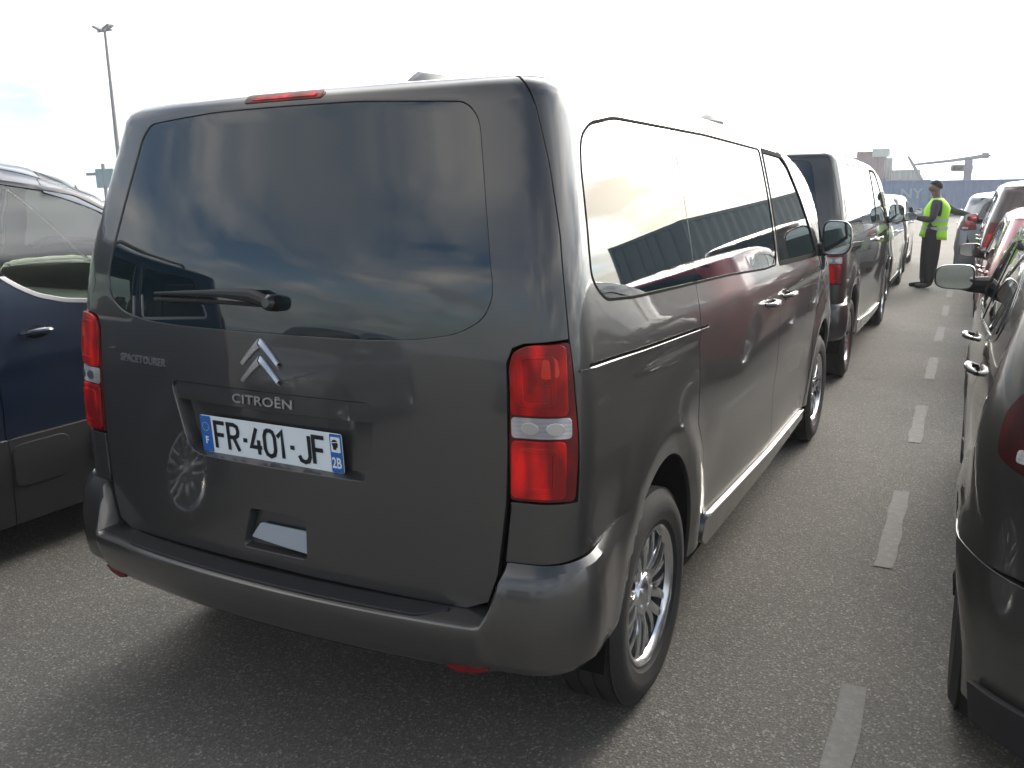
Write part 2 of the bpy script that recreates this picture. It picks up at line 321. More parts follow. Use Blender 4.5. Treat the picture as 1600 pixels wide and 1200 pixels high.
class Shell:
    """car skin: s runs round the plan from the rear centre, v runs up the side and over the roof"""
    def __init__(S,L,hw,bow,rc,fbow,frc,H,tx,ly,fl,r=.13,crown=.05,side=0.03,feat=None,rb=.06):
        S.rb=rb
        S.L=L;S.hw=hw;S.H=H;S.tx=tx;S.ly=ly;S.fl=fl;S.r=r;S.crown=crown;S.feat=feat
        pts=[]
        xr=hw-rc
        n=24
        for i in range(n): x=xr*i/n; pts.append((x,bow*(x/xr)**2))
        a0=math.atan(2*bow/xr)
        k=rc/(1-math.sin(a0))*1.0
        cy=bow+ (rc/(1-math.sin(a0)))*math.cos(a0); cx=hw-k
        # arc centre (cx,cy) radius k, from angle
        for i in range(17):
            a=a0+(math.pi/2-a0)*i/16
            pts.append((cx+k*math.sin(a),cy-k*math.cos(a)))
        ys=cy
        xf=hw-frc;b0=math.atan(2*fbow/xf);kf=frc/(1-math.sin(b0));cyf=L-fbow-kf*math.cos(b0)
        for i in range(1,40): pts.append((hw,lerp(ys,cyf,i/40)))
        for i in range(17):
            a=math.pi/2-(math.pi/2-b0)*i/16
            pts.append((hw-kf+kf*math.sin(a),cyf+kf*math.cos(a)))
        for i in range(1,n+1): x=xf*(1-i/n); pts.append((x,L-fbow*(x/xf)**2))
        # side bow: narrow slightly to the rear and front
        ym=L*.45
        pts=[(x*(1-side*((y-ym)/(L*.5))**2) ,y) for x,y in pts]
        S.pts=pts;S.cum=[0]
        for a,b in zip(pts,pts[1:]): S.cum.append(S.cum[-1]+math.dist(a,b))
        S.S=S.cum[-1]
        S.phi=math.radians(82);S.warp=None
    def plan(S,s):
        if S.warp:
            a,b,d=S.warp
            s=s+d if s>b else (s+d*(s-a)/(b-a) if s>a else s)
            return S.plan0(s)
        return S.plan0(s)
    def plan0(S,s):
        s=max(0,min(S.cum[-1],s));i=min(len(S.cum)-2,bisect.bisect_right(S.cum,s)-1)
        t=(s-S.cum[i])/(S.cum[i+1]-S.cum[i])
        a,b=S.pts[i],S.pts[i+1]
        # smooth interpolation
        p0=S.pts[i-1] if i>0 else (-S.pts[1][0],S.pts[1][1])
        p3=S.pts[i+2] if i+2<len(S.pts) else (-S.pts[-2][0],S.pts[-2][1])
        t2=t*t;t3=t2*t
        f=lambda q0,q1,q2,q3:.5*((2*q1)+(-q0+q2)*t+(2*q0-5*q1+4*q2-q3)*t2+(-q0+3*q1-3*q2+q3)*t3)
        return f(p0[0],a[0],b[0],p3[0]),f(p0[1],a[1],b[1],p3[1])
    def s_at_y(S,y):
        for i,(p,c) in enumerate(zip(S.pts,S.cum)):
            if p[1]>=y and p[0]>S.hw*.8: 
                q=S.pts[i-1]; t=(y-q[1])/max(1e-9,(p[1]-q[1])); return lerp(S.cum[i-1],c,max(0,min(1,t)))-(S.warp[2] if S.warp else 0)
        return S.S
    def vt(S,s):
        return interp(S.H,S.plan(abs(s))[1])-S.crown-S.rr(s)*math.sin(S.phi)
    def rr(S,s): return S.rb+(S.r-S.rb)*sstep(S.hw*.75,S.hw*1.35,abs(s))
    def pos(S,s,v,off=0.):
        sg=1 if s>=0 else -1
        px,py=S.plan(abs(s)); vt=S.vt(s); r=S.rr(s)
        def base(px,py,z):
            wr=1-sstep(.0,1.6,py);wf=sstep(S.L-1.3,S.L,py)
            return px*interp(S.tx,z), py+interp(S.ly,z)*wr-interp(S.fl,z)*wf
        if v<=vt:
            x,y=base(px,py,v);z=v
        else:
            zz=v
            x,y=base(px,py,vt)
            # inward motion continues the tumblehome
            cx,cy=0.,max(min(y,S.L-.5),1.0)
            T=math.hypot(x-cx,y-cy)+1e-6
            ux,uy=(cx-x)/T,(cy-y)/T
            L1=r*S.phi;a=v-vt
            sl=0.14
            if a<L1:
                f=a/r
                inn=r*(1-math.cos(f))+sl*r*math.sin(f)*(1-f/S.phi*.5); z=vt+r*math.sin(f)
                x+=ux*inn;y+=uy*inn
            else:
                inn=r*(1-math.cos(S.phi))+sl*r*math.sin(S.phi)*.5
                q0=inn/T;q=min(1.,q0+(1-q0)*(a-L1)/.75)
                yy=y; x+=ux*T*q;y+=uy*T*q
                e=interp(S.H,py)-S.crown+S.r*0
                z0=interp(S.H,py); z1=interp(S.H,max(0,min(S.L,py+(y-yy))))
                qq=(q-q0)/(1-q0)
                z=z1-S.crown*(1-qq)**2*1.0
        if S.feat: 
            dx,dy=S.feat(abs(s),v,py)
            x+=dx*(1 if px>0 else 0);y+=dy
        p=(sg*x,y,z)
        if off:
            n=S.nrm(s,v);p=(p[0]+n[0]*off,p[1]+n[1]*off,p[2]+n[2]*off)
        return p
    def nrm(S,s,v,e=.004):
        a=S.pos(s-e,v);b=S.pos(s+e,v)
        c=S.pos(s,v-e);d=S.pos(s,v+e)
        u=[b[i]-a[i] for i in range(3)];w=[d[i]-c[i] for i in range(3)]
        n=[u[1]*w[2]-u[2]*w[1],u[2]*w[0]-u[0]*w[2],u[0]*w[1]-u[1]*w[0]]
        l=math.sqrt(sum(k*k for k in n)) or 1
        n=[k/l for k in n] if l>1e-12 else [0,0,1]
        t=S.vt(s);k=sstep(t+S.rr(s)*S.phi+.35,t+S.rr(s)*S.phi+.68,v)
        if k>0:
            y=S.pos(s,v)[1]; g=(interp(S.H,min(S.L,y+.02))-interp(S.H,max(0,y-.02)))/.04
            m=[0,-g,1]; q=math.hypot(g,1); n=[a*(1-k)+b/q*k for a,b in zip(n,m)]; l=math.sqrt(sum(a*a for a in n)); n=[a/l for a in n]
        return n
def van_shell():
    H=[(0,1.94),(1,1.945),(2.6,1.93),(3.3,1.875),(3.62,1.79),(4.2,1.36),(4.42,1.22),(4.75,1.10),(4.95,.98)]
    tx=[(0,.93),(.3,.965),(.6,.99),(.95,1.0),(1.15,.99),(1.3,.972),(1.5,.935),(1.78,.865),(2,.80)]
    ly=[(0,.04),(.3,.05),(.6,.06),(.9,.075),(1.1,.085),(1.25,.097),(1.38,.114),(1.55,.157),(1.75,.215),(2,.28)]
    fl=[(0,.03),(.3,.0),(.6,.0),(.9,.08),(1.1,.2),(2,.5)]
    S=Shell(4.95,.930,.075,.105,.12,.35,H,tx,ly,fl,r=.12,crown=.055,side=.02)
    d=(S.s_at_y(2)-2)-.786; S.warp=(.70,1.02,d); S.S-=d
    return S
def hatch_shell(L=4.0,hw=.87,Ht=1.48):
    fy=L/4.0; fz=Ht/1.48
    Z=lambda t:[(a*fz,b) for a,b in t]
    H=[(a*fy,b*fz) for a,b in [(0,1.42),(.5,1.455),(1.5,1.48),(2.0,1.47),(2.4,1.39),(3.0,1.05),(3.15,.995),(3.6,.93),(4,.76)]]
    tx=Z([(0,.93),(.3,.97),(.6,1.0),(.82,1.0),(.95,.98),(1.1,.93),(1.35,.835),(1.5,.79)])
    ly=Z([(0,.08),(.35,.0),(.6,.02),(.88,.06),(1.02,.12),(1.35,.38),(1.5,.46)])
    fl=Z([(0,.06),(.4,.0),(.7,.03),(.9,.15)])
    return Shell(L,hw,.10,.26,.16,.40,H,tx,ly,fl,r=.10*fz,crown=.045,side=.035,rb=.07)
def mpv_shell(L=4.4,hw=.925,Ht=1.86):
    fy=L/4.4; fz=Ht/1.86
    Z=lambda t:[(a*fz,b) for a,b in t]
    H=[(a*fy,b*fz) for a,b in [(0,1.81),(.6,1.85),(1.9,1.86),(2.4,1.845),(2.85,1.735),(3.45,1.26),(3.6,1.18),(4.1,1.06),(4.4,.90)]]
    tx=Z([(0,.94),(.3,.97),(.6,1),(.95,1),(1.1,.985),(1.3,.945),(1.65,.838),(1.9,.78)])
    ly=Z([(0,.05),(.5,0),(.9,.02),(1.2,.05),(1.7,.17),(1.9,.2)])
    fl=Z([(0,.05),(.4,.0),(.8,.04),(1.1,.2)])
    return Shell(L,hw,.08,.18,.16,.40,H,tx,ly,fl,r=.11*fz,crown=.045,side=.03,rb=.07)

def inside(P, poly):
    P = np.asarray(P, float); poly = np.asarray(poly, float)
    x, y = P[:, 0], P[:, 1]; r = np.zeros(len(P), bool)
    a = poly; b = np.roll(poly, -1, 0)
    for (x0, y0), (x1, y1) in zip(a, b):
        c = (y0 > y) != (y1 > y)
        if y1 != y0: r ^= c & (x < (x1-x0)*(y-y0)/(y1-y0)+x0)
    return r
def rounded(poly, r, n=5):
    """round the corners of a polygon; r a number or one per corner"""
    out = []; k = len(poly)
    for i in range(k):
        p0, p, p1 = Vector(poly[i-1][:2]), Vector(poly[i][:2]), Vector(poly[(i+1) % k][:2])
        rr = r[i] if isinstance(r, (list, tuple)) else r
        rr = min(rr, (p-p0).length*.48, (p-p1).length*.48)
        if rr < .003: out.append(tuple(p)); continue
        a = p+(p0-p).normalized()*rr; b = p+(p1-p).normalized()*rr
        for j in range(n+1):
            t = j/n; q = a*(1-t)**2+p*2*t*(1-t)+b*t*t; out.append(tuple(q))
    return out
def dense(poly, e):
    out = []
    for a, b in zip(poly, poly[1:]+poly[:1]):
        d = math.dist(a, b)
        if d < 1e-5: continue
        n = max(1, math.ceil(d/e))
        for i in range(n): out.append((a[0]+(b[0]-a[0])*i/n, a[1]+(b[1]-a[1])*i/n))
    return out
def ccw(poly):
    A = sum(a[0]*b[1]-b[0]*a[1] for a, b in zip(poly, poly[1:]+poly[:1]))
    return poly if A > 0 else poly[::-1]
def panel_geo(S, outer, cuts=(), off=0., depth=.02, grid=.05, e=None, edge=.0015):
    e = e or grid*.7
    outer = ccw(dense(list(outer), e)); cuts = [dense(list(c), e) for c in cuts]
    P = [tuple(p) for p in outer]; E = [(i, (i+1) % len(outer)) for i in range(len(outer))]
    for c in cuts:
        b = len(P); P += c; E += [(b+i, b+(i+1) % len(c)) for i in range(len(c))]
    bd = np.array(P); x0, y0 = np.array(outer).min(0); x1, y1 = np.array(outer).max(0)
    gx = np.arange(x0+grid*.5, x1, grid); gy = np.arange(y0+grid*.5, y1, grid)
    if len(gx) and len(gy):
        G = np.array([(x+(j % 2)*grid*.5, y) for j, y in enumerate(gy) for x in gx])
        k = inside(G, outer)
        for c in cuts: k &= ~inside(G, c)
        G = G[k]
        if len(G):
            d = np.sqrt(((G[:, None, :]-bd[None])**2).sum(2)).min(1); G = G[d > grid*.4]
            P += [tuple(g) for g in G]
    vs, _, fs, *_ = delaunay_2d_cdt([Vector(p) for p in P], E, [], 0, 1e-6)
    vs = [(v.x, v.y) for v in vs]
    ctr = np.array([[sum(vs[i][0] for i in f)/3, sum(vs[i][1] for i in f)/3] for f in fs])
    k = inside(ctr, outer)
    for c in cuts: k &= ~inside(ctr, c)
    fs = [f for f, q in zip(fs, k) if q]
    used = sorted({i for f in fs for i in f}); mp = {u: i for i, u in enumerate(used)}
    fs = [tuple(mp[i] for i in f) for f in fs]; vs = [vs[u] for u in used]
    fs = [f if (vs[f[1]][0]-vs[f[0]][0])*(vs[f[2]][1]-vs[f[0]][1])-(vs[f[2]][0]-vs[f[0]][0])*(vs[f[1]][1]-vs[f[0]][1]) > 0 else f[::-1] for f in fs]
    Nn = [Vector(S.nrm(*p)) for p in vs]; V3 = [Vector(S.pos(*p))+n*off for p, n in zip(vs, Nn)]
    if depth:
        ed = {}
        for f in fs:
            for a, b in zip(f, f[1:]+f[:1]): ed[(a, b)] = 1
        be = [(a, b) for a, b in ed if (b, a) not in ed]
        T = {}
        for a, b in be:
            d = (V3[b]-V3[a])
            if d.length < 1e-7: continue
            d.normalize()
            for q in (a, b): T.setdefault(q, Vector((0, 0, 0))); T[q] = T[q]+d.cross(Nn[q])
        idx = {}
        for q, t in T.items():
            if t.length < 1e-6: continue
            t = t.normalized(); n = Nn[q]; p = V3[q]; idx[q] = len(V3)
            V3 += [p+t*edge-n*edge*1.3, p+t*edge*.6-n*depth]; Nn += [(t+n*.35).normalized(), t]
        for a, b in be:
            if a in idx and b in idx:
                i, j = idx[a], idx[b]
                fs += [(b, a, i, j), (j, i, i+1, j+1)]
    return [tuple(v) for v in V3], fs, [tuple(n) for n in Nn]
def mirrored(g):
    v, f, n = g
    return [(-x, y, z) for x, y, z in v], [q[::-1] for q in f], [(-x, y, z) for x, y, z in n]
def join(*gs):
    V, Fc, Nr = [], [], []
    for v, f, n in gs:
        b = len(V); V += v; Fc += [tuple(i+b for i in q) for q in f]; Nr += n
    return V, Fc, Nr
def put(name, g, m, parent, label=None):
    o = meshobj(name, g[0], g[1], m, parent, g[2])
    if label: o['label'] = label
    return o
def pair(name, g, m, parent, **k): return put(name, g, m, parent, **k), put(name, mirrored(g), m, parent, **k)

_font = {}
def text_mesh(txt, size, bold=0., sx=1.0, sp=1.0, ext=.0):
    cu = bpy.data.curves.new('lettering', 'FONT'); cu.body = txt; cu.size = size; cu.offset = bold; cu.extrude = ext; cu.space_character = sp; cu.align_x = 'CENTER'; cu.align_y = 'CENTER'; cu.resolution_u = 4
    o = bpy.data.objects.new('lettering', cu); C.objects.link(o); bpy.context.view_layer.update()
    me = bpy.data.meshes.new_from_object(o.evaluated_get(bpy.context.evaluated_depsgraph_get()))
    bpy.data.objects.remove(o)
    return [(v.co.x*sx, v.co.y, v.co.z) for v in me.vertices], [tuple(p.vertices) for p in me.polygons]
def on_skin(name, S, geo, s0, v0, off, m, parent, flip=False):
    vs, fs = geo; out = []
    for x, y, z in vs:
        s, v = s0+x, v0+y; n = Vector(S.nrm(s, v)); out.append(tuple(Vector(S.pos(s, v))+n*(off+z)))
    return meshobj(name, out, fs, m, parent, smooth=False)

# ------------------------------------------------------------------ wheels (axis X, outer face +X)
_wh = {}
def wheel_meshes(r, rim_r, w, style):
    key = (r, rim_r, w, style)
    if key in _wh: return _wh[key]
    h = w/2; tread = [(-h*.80, r-.012), (-h*.74, r-.002)]
    for g in (-.45, -.15, .15, .45):
        c = g*w*.8; tread += [(c-.006, r), (c-.005, r-.008), (c+.005, r-.008), (c+.006, r)]
    tread += [(h*.74, r-.002), (h*.80, r-.012)]
    prof = [(-h*.72, rim_r-.012), (-h*.86, rim_r+.006), (-h, rim_r+(r-rim_r)*.45), (-h*.97, r-.035)]+tread+[(h*.97, r-.035), (h*1.0, rim_r+(r-rim_r)*.45), (h*.985, rim_r+(r-rim_r)*.40), (h*.93, rim_r+.020), (h*.90, rim_r+.018), (h*.84, rim_r+.004), (h*.72, rim_r-.012)]
    ty = MB().lathe_x(prof, 72)
    T = ty.build('tyre', M['rubber'])
    rim = MB()
    rim.lathe_x([(h*.70, rim_r-.016), (h*.80, rim_r-.006), (h*.86, rim_r+.003), (h*.88, rim_r-.003), (h*.82, rim_r-.014), (h*.66, rim_r-.022)], 72)
    rim.cm = 0
    n = 5; face = h*.74
    def spoke(a0, a1, w0, w1, x0, x1, ra=.045, rb=None):
        rb = rb or rim_r-.012; b = len(rim.v); K = 6
        for i in range(K+1):
            t = i/K; rr = ra+(rb-ra)*t; a = a0+(a1-a0)*t; ww = (w0+(w1-w0)*t)/2; xx = x0+(x1-x0)*t+.012*math.sin(math.pi*t)
            cx, cz = math.sin(a)*rr, math.cos(a)*rr; tx, tz = math.cos(a), -math.sin(a)
            for (q, d) in ((-1, -.022), (-1, -.004), (-.55, 0), (.55, 0), (1, -.004), (1, -.022)):
                rim.v.append((xx+d, cx+tx*ww*q, cz+tz*ww*q))
        for i in range(K):
            for j in range(5): p = b+i*6+j; rim.f.append((p, p+6, p+7, p+1)); rim.m.append(0)
    for k in range(n):
        a = 2*math.pi*k/n
        if style == 'twin':
            spoke(a-.10, a-.25, .030, .024, face-.018, face-.004); spoke(a+.10, a+.25, .030, .024, face-.018, face-.004)
        elif style == 'split':
            spoke(a-.30, a-.13, .034, .028, face-.02, face-.004); spoke(a+.30, a+.13, .034, .028, face-.02, face-.004); spoke(a+.36, a+.50, .026, .020, face-.026, face-.012); spoke(a-.36, a-.50, .026, .020, face-.026, face-.012)
        else:
            spoke(a, a, .075, .05, face-.02, face-.004)
    rim.lathe_x([(face-.022, .074), (face-.008, .066), (face-.006, .038), (face+.0, .030), (face+.003, .0005)], 28)
    for k in range(5):
        a = 2*math.pi*(k+.5)/5; rim.tube([(face-.02, math.sin(a)*.049, math.cos(a)*.049), (face-.002, math.sin(a)*.049, math.cos(a)*.049)], .0075, 6)
    Rm = rim.build('rim', M['alloy'])
    hub = MB().lathe_x([(h*.60, rim_r-.018), (h*.1, rim_r-.03), (-h*.7, rim_r-.02)], 40); hub.cm = 1
    hub.lathe_x([(h*.12, .0005), (h*.12, .06), (h*.02, .065), (h*.02, rim_r*.78), (-h*.15, rim_r*.78), (-h*.15, .001)], 36)
    H = hub.build('wheel', [M['dark_alloy'], M['disc']])
    r_ = (H.data, T.data, Rm.data)
    for o in (H, T, Rm): bpy.data.objects.remove(o)
    _wh[key] = r_
    return r_
def add_wheel(parent, x, y, r, rim_r, w, style, spin=0., steer=0.):
    H, T, Rm = wheel_meshes(r, rim_r, w, style)
    o = link('wheel', H, parent, (x, y, r))
    o.rotation_euler = (spin, 0, (math.pi if x < 0 else 0)+steer)
    link('tyre', T, o); link('rim', Rm, o)
    return o
def ell(cx, cz, a, b, n=40, z0=None):
    """wheel arch cut: ellipse with straight sides below its centre"""
    p = [(cx+a*math.cos(t*math.pi/n), cz+b*math.sin(t*math.pi/n)) for t in range(n+1)]
    return p+[(cx-a*.98, -.2), (cx+a*.98, -.2)] if z0 is None else p
def wheel_well(S, parent, ys, a, b, cz, depth=.34, kin=1.01):
    for cyy in ys:
        for sg in (1, -1):
            mb = MB(); n = 18; rows = []
            for i in range(n+1):
                t = math.pi*(i/n)*1.16-math.pi*.08
                yy, zz = cyy+a*kin*math.cos(t), cz+b*kin*math.sin(t)
                s = S.s_at_y(yy) ; x = S.pos(s, max(zz, .2))[0]
                rows.append([(sg*(x-.012), yy, zz), (sg*(x-.03), yy, zz), (sg*(x-depth), yy, zz)])
            b0 = len(mb.v)
            for r_ in rows: mb.v += r_
            for i in range(n):
                for j in range(2): p = b0+i*3+j; mb.f.append((p, p+3, p+4, p+1)); mb.m.append(0)
            c = len(mb.v); mb.v.append((sg*(rows[0][0][0]*sg-depth), cyy, cz))
            for i in range(n): mb.f.append((c, b0+i*3+2, b0+(i+1)*3+2)); mb.m.append(0)
            mb.build('wheel_well', M['liner'], parent)
def mirror_part(parent, glassy, x, y, z, w, h, d, m_shell, sg=1, arm=.10, tilt=0.):
    """door mirror: rounded shell, framed glass facing the rear"""
    # housing: superellipse rings from the rear face forward
    rings = []; K = 24
    def ring(t, yy, sc, dx=0): 
        return [(x+sg*(dx)+sg*(w/2)*sc*math.copysign(abs(math.cos(a))**.55, math.cos(a)), yy, z+(h/2)*sc*math.copysign(abs(math.sin(a))**.55, math.sin(a))*(1-.10*math.cos(a)*1.0)) for a in [2*math.pi*i/K for i in range(K)]]
    prof = [(0, .93, 0), (-.006, .965, 0), (0, 1, 0), (.03, 1.0, -.002), (.07, .93, -.01), (.105, .72, -.02), (.12, .35, -.03)]
    V = []; Fc = []
    for yy, s_, dx in prof: V += ring(0, y+yy*d/.12, s_, dx)
    for i in range(len(prof)-1):
        for j in range(K): Fc.append((i*K+j, (i+1)*K+j, (i+1)*K+(j+1) % K, i*K+(j+1) % K))
    Fc.append(tuple((len(prof)-1)*K+j for j in range(K)))
    if sg > 0: pass
    o = meshobj('door_mirror', V, Fc, m_shell, parent)
    bm = bmesh.new(); bm.from_mesh(o.data); bmesh.ops.recalc_face_normals(bm, faces=bm.faces); bm.to_mesh(o.data); bm.free()
    g = [(p[0], p[1]+.006, p[2]) for p in ring(0, y, .915)]
    meshobj('mirror_glass', g, [tuple(range(K))], glassy, o, smooth=False)
    a = MB().tube([(x-sg*(w/2+arm), y+d*.75, z-h*.36), (x-sg*w*.42, y+d*.6, z-h*.34), (x-sg*w*.1, y+d*.5, z-h*.30)], [.046, .040, .030], 10)
    a.build('mirror_arm', M['plastic'], o)
    return o
def handle_part(parent, S, y, v, sg=1, m=None, L=.17, out=.036):
    s = S.s_at_y(y)
    p = Vector(S.pos(s, v)); n = Vector(S.nrm(s, v)); 
    mb = MB()
    pts = []
    for i in range(9):
        t = i/8-.5; bulge = out*(1-(2*abs(t))**4)
        q = p+Vector((0, t*L, .004*math.cos(t*3)))+n*(bulge+.001)
        pts.append((sg*q.x, q.y, q.z))
    mb.tube(pts, [.008, .011, .013, .0135, .0135, .0135, .013, .011, .008], 10)
    o = mb.build('door_handle', m, parent)
    # scoop behind the handle
    pc = MB(); K = 14; b = 0; pc.v.append((sg*(p.x+n.x*.0015), p.y, p.z+n.z*.0015))
    for i in range(K):
        a = 2*math.pi*i/K; q = p+Vector((0, math.cos(a)*L*.36, math.sin(a)*.028))+n*.0025; pc.v.append((sg*q.x, q.y, q.z))
    for i in range(K): pc.f.append((0, 1+i, 1+(i+1) % K)); pc.m.append(0)
    pc.build('handle_recess', M['gloss'], o)
    return o

# ------------------------------------------------------------------ the large grey passenger van
def van_feat(wy, r_, hw=.945):
    def f(s, v, py):
        dx = 0
        for c in wy:
            d = math.hypot(py-c, (v-.36)*.86)
            dx += .014*math.exp(-((d-.44)/.07)**2)*(1 if v < 1.1 else 0)*sstep(.1, .4, py)
        if py > .25: dx += -.010*math.exp(-((v-.62)/.12)**2)*sstep(1.2, 1.6, py)*(1-sstep(3.3, 3.7, py))
        dx += .006*sstep(1.10, 1.125, v)*(1-sstep(1.2, 1.3, v))*sstep(.25, .6, py)
        return dx, 0
    return f
def build_van(loc, rz, label, group, writing=True):
    S = van_shell(); S.feat = van_feat((.80, 4.075), .44)
    root = tag(empty('passenger_van', loc, rz), label, 'van', group)
    P = M['grey']; so = S.s_at_y(2)-2
    top = lambda s: S.vt(s)+(S.rr(s))*S.phi+.75
    Y = lambda y, v: (y+so, v)
    A1, A2 = ell(.80+so, .36, .365, .44), ell(4.075+so, .36, .365, .44)
    g = .0045                                  # half a shut line
    # --- tailgate with the glass opening and the plate recess cut out
    half = [(0, .572), (.40, .566), (.64, .560), (.70, .585), (.722, .66), (.738, .852), (.744, 1.20), (.762, 1.238), (.79, 1.249), (.902, 1.259), (.897, 1.50), (.882, 1.67), (.860, 1.81), (.825, 1.915)]
    seam = [(.6, 1.925), (.35, 1.94), (0, 1.945)]
    half = half+seam
    tg = half+[(-x, v) for x, v in half[::-1] if x > 0]
    gl = [(0, 1.237), (.35, 1.237), (.50, 1.243), (.62, 1.262), (.695, 1.300), (.725, 1.36), (.712, 1.56), (.702, 1.785), (.665, 1.826), (.30, 1.842), (0, 1.843)]
    gl = gl+[(-x, v) for x, v in gl[::-1] if x > 0][1:] if False else gl[:-1]+[(0, 1.843)]+[(-x, v) for x, v in gl[::-1] if x > 0]
    gl = rounded(gl, .035, 4)
    rec = rounded([(-.245, .862), (.345, .862), (.375, .90), (.378, 1.078), (-.378, 1.078), (-.372, 1.03)], [.05, .05, .02, .03, .03, .03], 5)
    rec = rounded([(-.30, .862), (.352, .862), (.378, 1.078), (-.378, 1.078)], [.06, .03, .04, .04], 5)
    grab = rounded([(-.095, .612), (.145, .612), (.145, .735), (-.06, .735)], .015, 3)  # outline follows a pale reflection, not a real recess
    T = put('tailgate', panel_geo(S, tg, [gl, rec, grab], grid=.04, depth=.03), P, root)  # third cut only holds the painted reflection
    rw = put('rear_window', panel_geo(S, [(x*.994, (v-1.54)*.990+1.54) for x, v in gl], off=-.004, grid=.045, depth=.006), M['glass'], T)
    # recess: walls sloping in to a floor
    def pocket(name, rim, d, cx, cz, kx, kz, dz, parent):
        rim = dense(rim, .03); inner = [(cx+(x-cx)*kx, cz+dz+(v-cz)*kz) for x, v in rim]; V, Nr, Fc = [], [], []
        def ring(P_, dd, nn):
            b_ = len(V)
            for i, (x, v) in enumerate(P_): n = Vector(S.nrm(x, v)); V.append(tuple(Vector(S.pos(x, v))-n*dd)); Nr.append(nn(i, n))
            return b_
        K = len(rim)
        def wn(i, n):
            p = Vector(V[i % K]) if i < len(V) else Vector(); q0 = Vector((rim[i][0]-cx, 0, rim[i][1]-cz)); t0 = Vector((rim[(i+1) % K][0]-rim[i-1][0], 0, rim[(i+1) % K][1]-rim[i-1][1])).normalized()
            w = t0.cross(Vector((0, -1, 0)));
            if w.dot(q0) > 0: w = -w
            return tuple((w+n*.35).normalized())
        r_a = ring(rim, .0005, wn); r_b = ring(inner, d, wn)
        for j in range(K): k = (j+1) % K; Fc.append((j, k, K+k, K+j))
        fl = panel_geo(S, inner, off=-d, grid=.06, depth=0)
        g_ = join((V, Fc, Nr), fl)
        return put(name, g_, P, parent)
    pocket('plate_recess', rec, .040, 0, .97, .955, .90, .004, T)
    pocket('grab_recess', grab, .028, .03, .672, .92, .86, 0, T)  # hollow added to hold the painted reflection
    gp = put('grab_pad', panel_geo(S, rounded([(-.066, .645), (-.03, .690), (.138, .690), (.138, .628)], .004, 2), off=-.008, grid=.05, depth=.01), mat('satin grab pad', (.34, .38, .43), .35), T)  # pale patch painted in as a reflection on the lower tailgate
    # strip over the plate
    put('plate_light_bar', panel_geo(S, rounded([(-.37, 1.022), (.37, 1.022), (.37, 1.072), (-.37, 1.072)], .012, 3), off=-.010, grid=.08, depth=.03), P, T)
    # number plate, 520 x 110 mm
    pc = .925
    class Flat:
        o = Vector(S.pos(0, pc))+Vector((0, .022, 0)); n = Vector(S.nrm(0, pc))
        def pos(q, s_, v_): up = Vector((0, -q.n.z, -q.n.y)); return tuple(q.o+Vector((s_, 0, 0))+up*(v_-pc)*(1 if up.z > 0 else -1))
        def nrm(q, s_, v_): return q.n
    FS = Flat()
    pl = put('number_plate', panel_geo(FS, rounded([(-.26, pc-.055), (.26, pc-.055), (.26, pc+.055), (-.26, pc+.055)], .006, 2), off=0., grid=.2, depth=.004), M['plate'], T)
    for a, b in ((-.2595, -.218), (.222, .2595)):
        put('blue_band', panel_geo(FS, rounded([(a, pc-.054), (b, pc-.054), (b, pc+.054), (a, pc+.054)], .004, 2), off=.0012, grid=.2, depth=.002), M['plate_blue'], pl)
    if writing:
        w_, h_ = .038, .078
        G_ = {'F': [[(0, 0), (0, 1), (1, 1)], [(0, .53), (.85, .53)]], 'R': [[(0, 0), (0, 1), (.62, 1), (.93, .93), (1, .76), (.93, .60), (.62, .51), (0, .51)], [(.50, .51), (1, 0)]],
              '4': [[(.62, 1), (0, .27), (1.05, .27)], [(.76, .55), (.76, 0)]], '0': [[(.5, 1), (.16, .93), (0, .74), (0, .26), (.16, .07), (.5, 0), (.84, .07), (1, .26), (1, .74), (.84, .93), (.5, 1)]],
              '1': [[(.12, .78), (.58, 1), (.58, 0)]], 'J': [[(1, 1), (1, .22), (.84, .05), (.5, 0), (.16, .05), (0, .22)]], '-': [[(.15, .47), (.85, .47)]]}
        for c_, x_ in zip('FR-401-JF', (-.183, -.132, -.087, -.046, .006, .050, .088, .130, .183)):
            vs_, fs_ = [], []; k_ = 0
            for pl_ in G_[c_]:
                q_ = [Vector(((a-.5)*(w_ if c_ != '-' else .022), (b-.5)*h_)) for a, b in pl_]
                for i_, p_ in enumerate(q_):
                    d0 = (p_-q_[i_-1]).normalized() if i_ else (q_[1]-p_).normalized(); d1 = (q_[i_+1]-p_).normalized() if i_ < len(q_)-1 else d0
                    t_ = (d0+d1).normalized(); n_ = Vector((-t_.y, t_.x)); m_ = .0062/max(.6, n_.dot(Vector((-d0.y, d0.x))))
                    e_ = t_*(.0055 if i_ in (0, len(q_)-1) and False else 0)
                    a_, b_ = p_+n_*m_, p_-n_*m_; vs_ += [(a_.x, a_.y, k_), (b_.x, b_.y, k_)]
                    if i_: j_ = len(vs_); fs_.append((j_-4, j_-3, j_-1, j_-2))
                k_ += .00025
            on_skin('plate_character', FS, (vs_, fs_), x_, pc, .0016, M['ink'], pl)
        on_skin('country_letter', FS, text_mesh('F', .030, .001, .9), -.239, pc-.020, 0.0020, M['white_ink'], pl)
        on_skin('department_number', FS, text_mesh('2B', .042, .001, .72), .241, pc-.028, 0.0020, M['white_ink'], pl)
